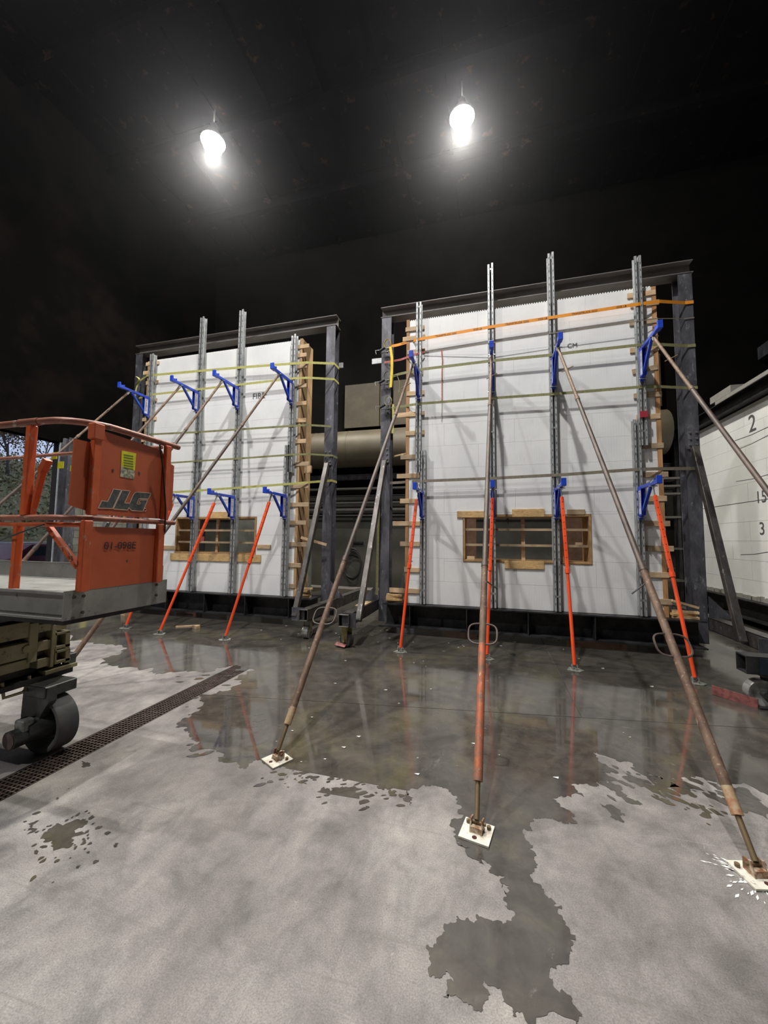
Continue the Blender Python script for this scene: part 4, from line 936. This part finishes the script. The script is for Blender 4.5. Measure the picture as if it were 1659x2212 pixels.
MB().beam((3.0, 5.3, .42), (4.95, 5.3, .62), .08, .08).build('side_strut', 'millsteel', tf)
MB().beam((3.3, 5.6, .30), (5.0, 5.6, .38), .1, .1).build('lower_strut', 'millsteel', tf)
cx, cy, R = 2.70, 5.03, .135
mb = MB(); n = 30; prof = [(.02, -.03), (.09, -.03), (.115, -.05), (.13, -.05), (.135, -.04), (.135, .05), (.02, .05)]; vs = []; fs = []
for r, y in prof: vs += [(cx+r*math.cos(2*PI*j/n), cy+y, R+r*math.sin(2*PI*j/n)) for j in range(n)]
for a in range(len(prof)-1): fs += [(a*n+j, a*n+(j+1) % n, (a+1)*n+(j+1) % n, (a+1)*n+j) for j in range(n)]
mb.add(vs, fs).build('caster_wheel', 'wheelw', tf, smooth=True)
MB().cyl((cx, cy-.09, R), (cx, cy+.09, R), .025, n=12).build('axle', 'grease', tf)
for s in (-1, 1): MB().beam((cx+.05, cy+s*.07, R-.02), (cx+.10, cy+s*.07, .32), .09, .01, (0, 1, 0)).build('caster_fork', 'grease', tf)
B(cx-.02, cx+.2, cy-.08, cy+.08, .31, .33).build('caster_plate', 'grease', tf)
MB().beam((2.36, 5.22, .055), (2.62, 4.93, .045), .012, .095, (0, 0, 1)).build('toe_guard', 'redsteel', tf)
MB().beam((2.62, 4.93, .012), (2.90, 4.93, .012), .06, .012).build('toe_guard_foot', 'darksteel', tf)
o = B(4.98, 5.22, 9.7, 10.5, 4.903, 5.06).build('foam_offcut', 'core'); tag(o, 'pale block lying on top of the right hand frame beam', 'block')
# crane-like rail in the dark above
struct(MB().beam((7.4, 5.0, 7.0), (7.4, 12.9, 7.0), .2, .35).build('trim_4', 'steel'), 'dark steel rail along the right side high up')

# ================================================================== BACKGROUND BETWEEN THE WALLS
t = thing('air_duct', 'long beige sheet metal duct along the back wall', 'duct')
yb = YB-.75
MB().cyl((-10.5, yb, 4.75), (4.7, yb, 4.75), .62, n=32).build('pipe', 'duct', t, smooth=True)
for x in np.arange(-9.6, 4.6, 1.25): MB().cyl((x, yb, 4.75), (x+.03, yb, 4.75), .63, n=32).build('seam_band', 'duct', t, smooth=True)
bx = thing('wall_panel', 'beige sheet metal panels on the back wall above the duct', 'panel')
for i, x in enumerate((-5.1, -3.75, -2.4, 3.6)): B(x, x+1.32, YB-.12, YB-.02, 5.7, 7.3).build('sheet', 'tar', bx)
struct(MB().ibeam((XL, YB-.3, 3.85), (XR, YB-.3, 3.85), .2, .18, .02, .015).build('trim_5', 'steel'), 'dark steel beam along the back wall below the duct')
t = thing('pipe_run', 'bundle of horizontal pipes on brackets along the back wall below the duct', 'pipes')
for z, r, m in ((3.45, .05, 'conduit'), (3.2, .03, 'black'), (2.95, .045, 'conduit'), (2.7, .07, 'conduit'), (2.5, .03, 'black')):
    MB().cyl((-10.8, YB-.25, z), (4.8, YB-.25, z), r, n=10).build('pipe', m, t, smooth=True)
for x in np.arange(-10, 4.8, 2.1): B(x, x+.05, YB-.25, YB, 2.4, 3.55).build('bracket', 'darksteel', t)
# hanging cable coil
t = thing('cable_coil', 'coil of dark cable hanging on the back wall between the frames', 'cable coil')
c = AY(762, 1218, YB-.12)
for i in range(6):
    a = random.uniform(.28, .36); b_ = random.uniform(.45, .58)
    MB().path([c+Vector((a*math.cos(q_)+random.uniform(-.01, .01), -.02*i, b_*math.sin(q_))) for q_ in np.linspace(0, 2*PI, 24)[:-1]], .016, 5, True).build('cable_loop', 'black', t)
MB().path([c+Vector((0, 0, .5)), c+Vector((.02, 0, 1.3)), c+Vector((0, 0, 1.9))], .015, 5).build('hanging_cable', 'black', t)
B(c.x-.15, c.x+.35, c.y+.02, c.y+.1, c.z+.72, c.z+.78).build('wall_hook', 'darksteel', t)
# leaning boards and cabinet behind right frame edge, junk behind windows
for i, (x, m, a) in enumerate(((-1.75, 'darksteel', .12), (-1.60, 'steel', .09), (-1.45, 'steel', .06))):
    o = MB().beam((x-.25, 8.3, .02), (x+.12, 8.9, 2.35), .07, .03, (0, 1, 0)).build('steel_angle', m); tag(o, 'dark steel angle leaning behind the right wall, %s' % ['leftmost', 'middle', 'rightmost'][i], 'steel bar', 'bars leaning behind the right wall')
for (x0, x1, z1, y, m, lab) in ((-1.2, -.35, 2.6, 10.2, 'brown', 'brown board standing behind the left end of the right window'), (1.75, 3.0, 2.6, 10.2, 'brown', 'brown board standing behind the right end of the right window'), (-9.3, -8.4, 2.7, 9.6, 'brown', 'brown board behind the left wall'),
      (-7.9, -7.0, 2.4, 10.4, 'block', 'grey metal cabinet seen through the left window'), (-6.3, -5.6, 2.3, 11, 'block', 'narrow grey cabinet seen through the left window')):
    o = B(x0, x1, y, y+.06 if m == 'brown' else y+.5, .0, z1).build('board' if m == 'brown' else 'cabinet', m); tag(o, lab, 'board' if m == 'brown' else 'cabinet')
    B(x0+.05, x1-.05, y-.02, y, z1-.1, z1-.05).build('rail', 'darksteel', o); B(x0+.05, x1-.05, y-.02, y, .6, .65).build('rail', 'darksteel', o)
t = thing('steel_rack', 'dark steel shelf rack standing behind the gap at the right wall edge', 'rack')
for x in (3.6, 4.6): B(x, x+.06, 11.4, 11.46, 0, 3.6).build('upright', 'darksteel', t)
for z in (.7, 1.5, 2.3, 2.9, 3.1, 3.3): B(3.6, 4.66, 11.35, 11.9, z, z+.05).build('shelf', 'conduit', t)
# bollard
t = thing('bollard', 'yellow steel bollard inside the doorway', 'bollard')
MB().cyl((XL+.55, 7.9, 0), (XL+.55, 7.9, 1.5), .085, n=16).build('post', 'strap_y', t, smooth=True)
MB().cyl((XL+.55, 7.9, 1.5), (XL+.55, 7.9, 1.54), .085, .04, n=16).build('cap', 'strap_y', t)

# ================================================================== OUTSIDE
o = B(-60, XL-.3, -20, 45, -.4, -.02).build('ground', 'ground'); struct(o, 'ground outside the doorway')
mb = MB(); nx, ny = 24, 50
hs = rng.rand(nx+1, ny+1)*.5
for i in range(nx+1):
    for j in range(ny+1):
        u = i/nx; mb.v.append((-19-u*16, -14+j*1.0, -.05+7.2*u**.6+hs[i, j]*(.9 if i else 0)))
for i in range(nx):
    for j in range(ny): a = i*(ny+1)+j; mb.f.append((a, a+1, a+ny+2, a+ny+1))
bank = mb.build('ivy_bank', 'leaf'); tag(bank, 'ivy covered earth bank outside the doorway', 'bank')
mb = MB(); vsb = mb.v
for _ in range(26000):
    u = random.random()**1.3; y = random.uniform(-6, 30); z = 7.2*u**.6+random.random()*.9; x = -19-u*16
    s = random.uniform(.06, .15); n1 = Vector((random.gauss(0, 1), random.gauss(0, 1), random.gauss(0, 1))).normalized(); n2 = n1.cross(Vector((.3, .5, .8))).normalized(); c = Vector((x+.1, y, z))
    mb.add([c-n1*s, c+n2*s*.6, c+n1*s, c-n2*s*.6], [(0, 1, 2, 3)])
me_o = mb.build('ivy_leaves', 'leaf', bank, kind='stuff')
def tree(x, y, h, lab, seed, leafy):
    rr = random.Random(seed); t = thing('bare_tree', lab, 'tree', 'trees outside the doorway'); mb = MB(); tips = []
    def grow(p, d, L_, r, k):
        e = p+d*L_; mb.cyl(p, e, r, r*.65, n=6, cap=False)
        if k == 0: tips.append(e); return
        for _ in range(3):
            nd = (d+Vector((rr.gauss(0, .5), rr.gauss(0, .5), rr.gauss(.05, .35)))).normalized(); grow(p+d*L_*rr.uniform(.6, 1), nd, L_*rr.uniform(.6, .85), r*.58, k-1)
    MB().cyl((x, y, 4.6), (x, y, 4.6+h*.12), .13, .10, n=8).build('trunk', 'bark', t)
    grow(Vector((x, y, 4.6+h*.11)), Vector((rr.gauss(0, .1), rr.gauss(0, .1), 1)).normalized(), h*.24, .075, 7); mb.build('branches', 'bark', t)
    lf = MB()
    for e in tips:
        for _ in range(leafy):
            s = .07; c = e+Vector((rr.gauss(0, .3), rr.gauss(0, .3), rr.gauss(0, .3))); n1 = Vector((rr.gauss(0, 1), rr.gauss(0, 1), rr.gauss(0, 1))).normalized(); n2 = n1.orthogonal().normalized()
            lf.add([c-n1*s, c+n2*s*.6, c+n1*s, c-n2*s*.6], [(0, 1, 2, 3)])
    lf.build('leaves', 'leaf2', t, kind='stuff')
for i, (x, y, h, lf_) in enumerate(((-26, 12, 6.5, 2), (-27, 15.5, 7, 1), (-25, 10.3, 6, 2), (-30, 19, 8, 1), (-28, 14, 8, 1))):
    tree(x, y, h, 'tree with bare branches beyond the ivy bank, %s' % ['with most brown leaves', 'right of the lift post', 'leftmost', 'farthest right', 'tall one at the middle'][i], 11+i, lf_)
t = thing('car', 'dark maroon car parked outside the doorway', 'car', loc=(-16.2, 10.6, 0))
prof = [(-2.2, .35), (-2.25, .75), (-1.5, .92), (-.9, 1.38), (.7, 1.42), (1.5, .98), (2.2, .88), (2.25, .4)]
shp = MB().prism([(-.85, x, z) for x, z in prof], (1.7, 0, 0)); shp.build('body', 'carred', t, bevel=.03)
B(.851, .86, -.95, .95, .98, 1.3).build('side_window', 'glass', t)
for x in (-1.4, 1.4):
    for s in (-.86, .7): MB().cyl((s, x, .33), (s+.18, x, .33), .33, n=20).build('wheel', 'black', t)
t = thing('guard_rail', 'pale rail line outside the doorway behind the car', 'rail')
B(-18.4, -18.34, 0, 25, 1.35, 1.42).build('rail', 'galv', t)
for y in range(1, 25, 3): B(-18.4, -18.34, y, y+.06, -.02, 1.35).build('post', 'galv', t)
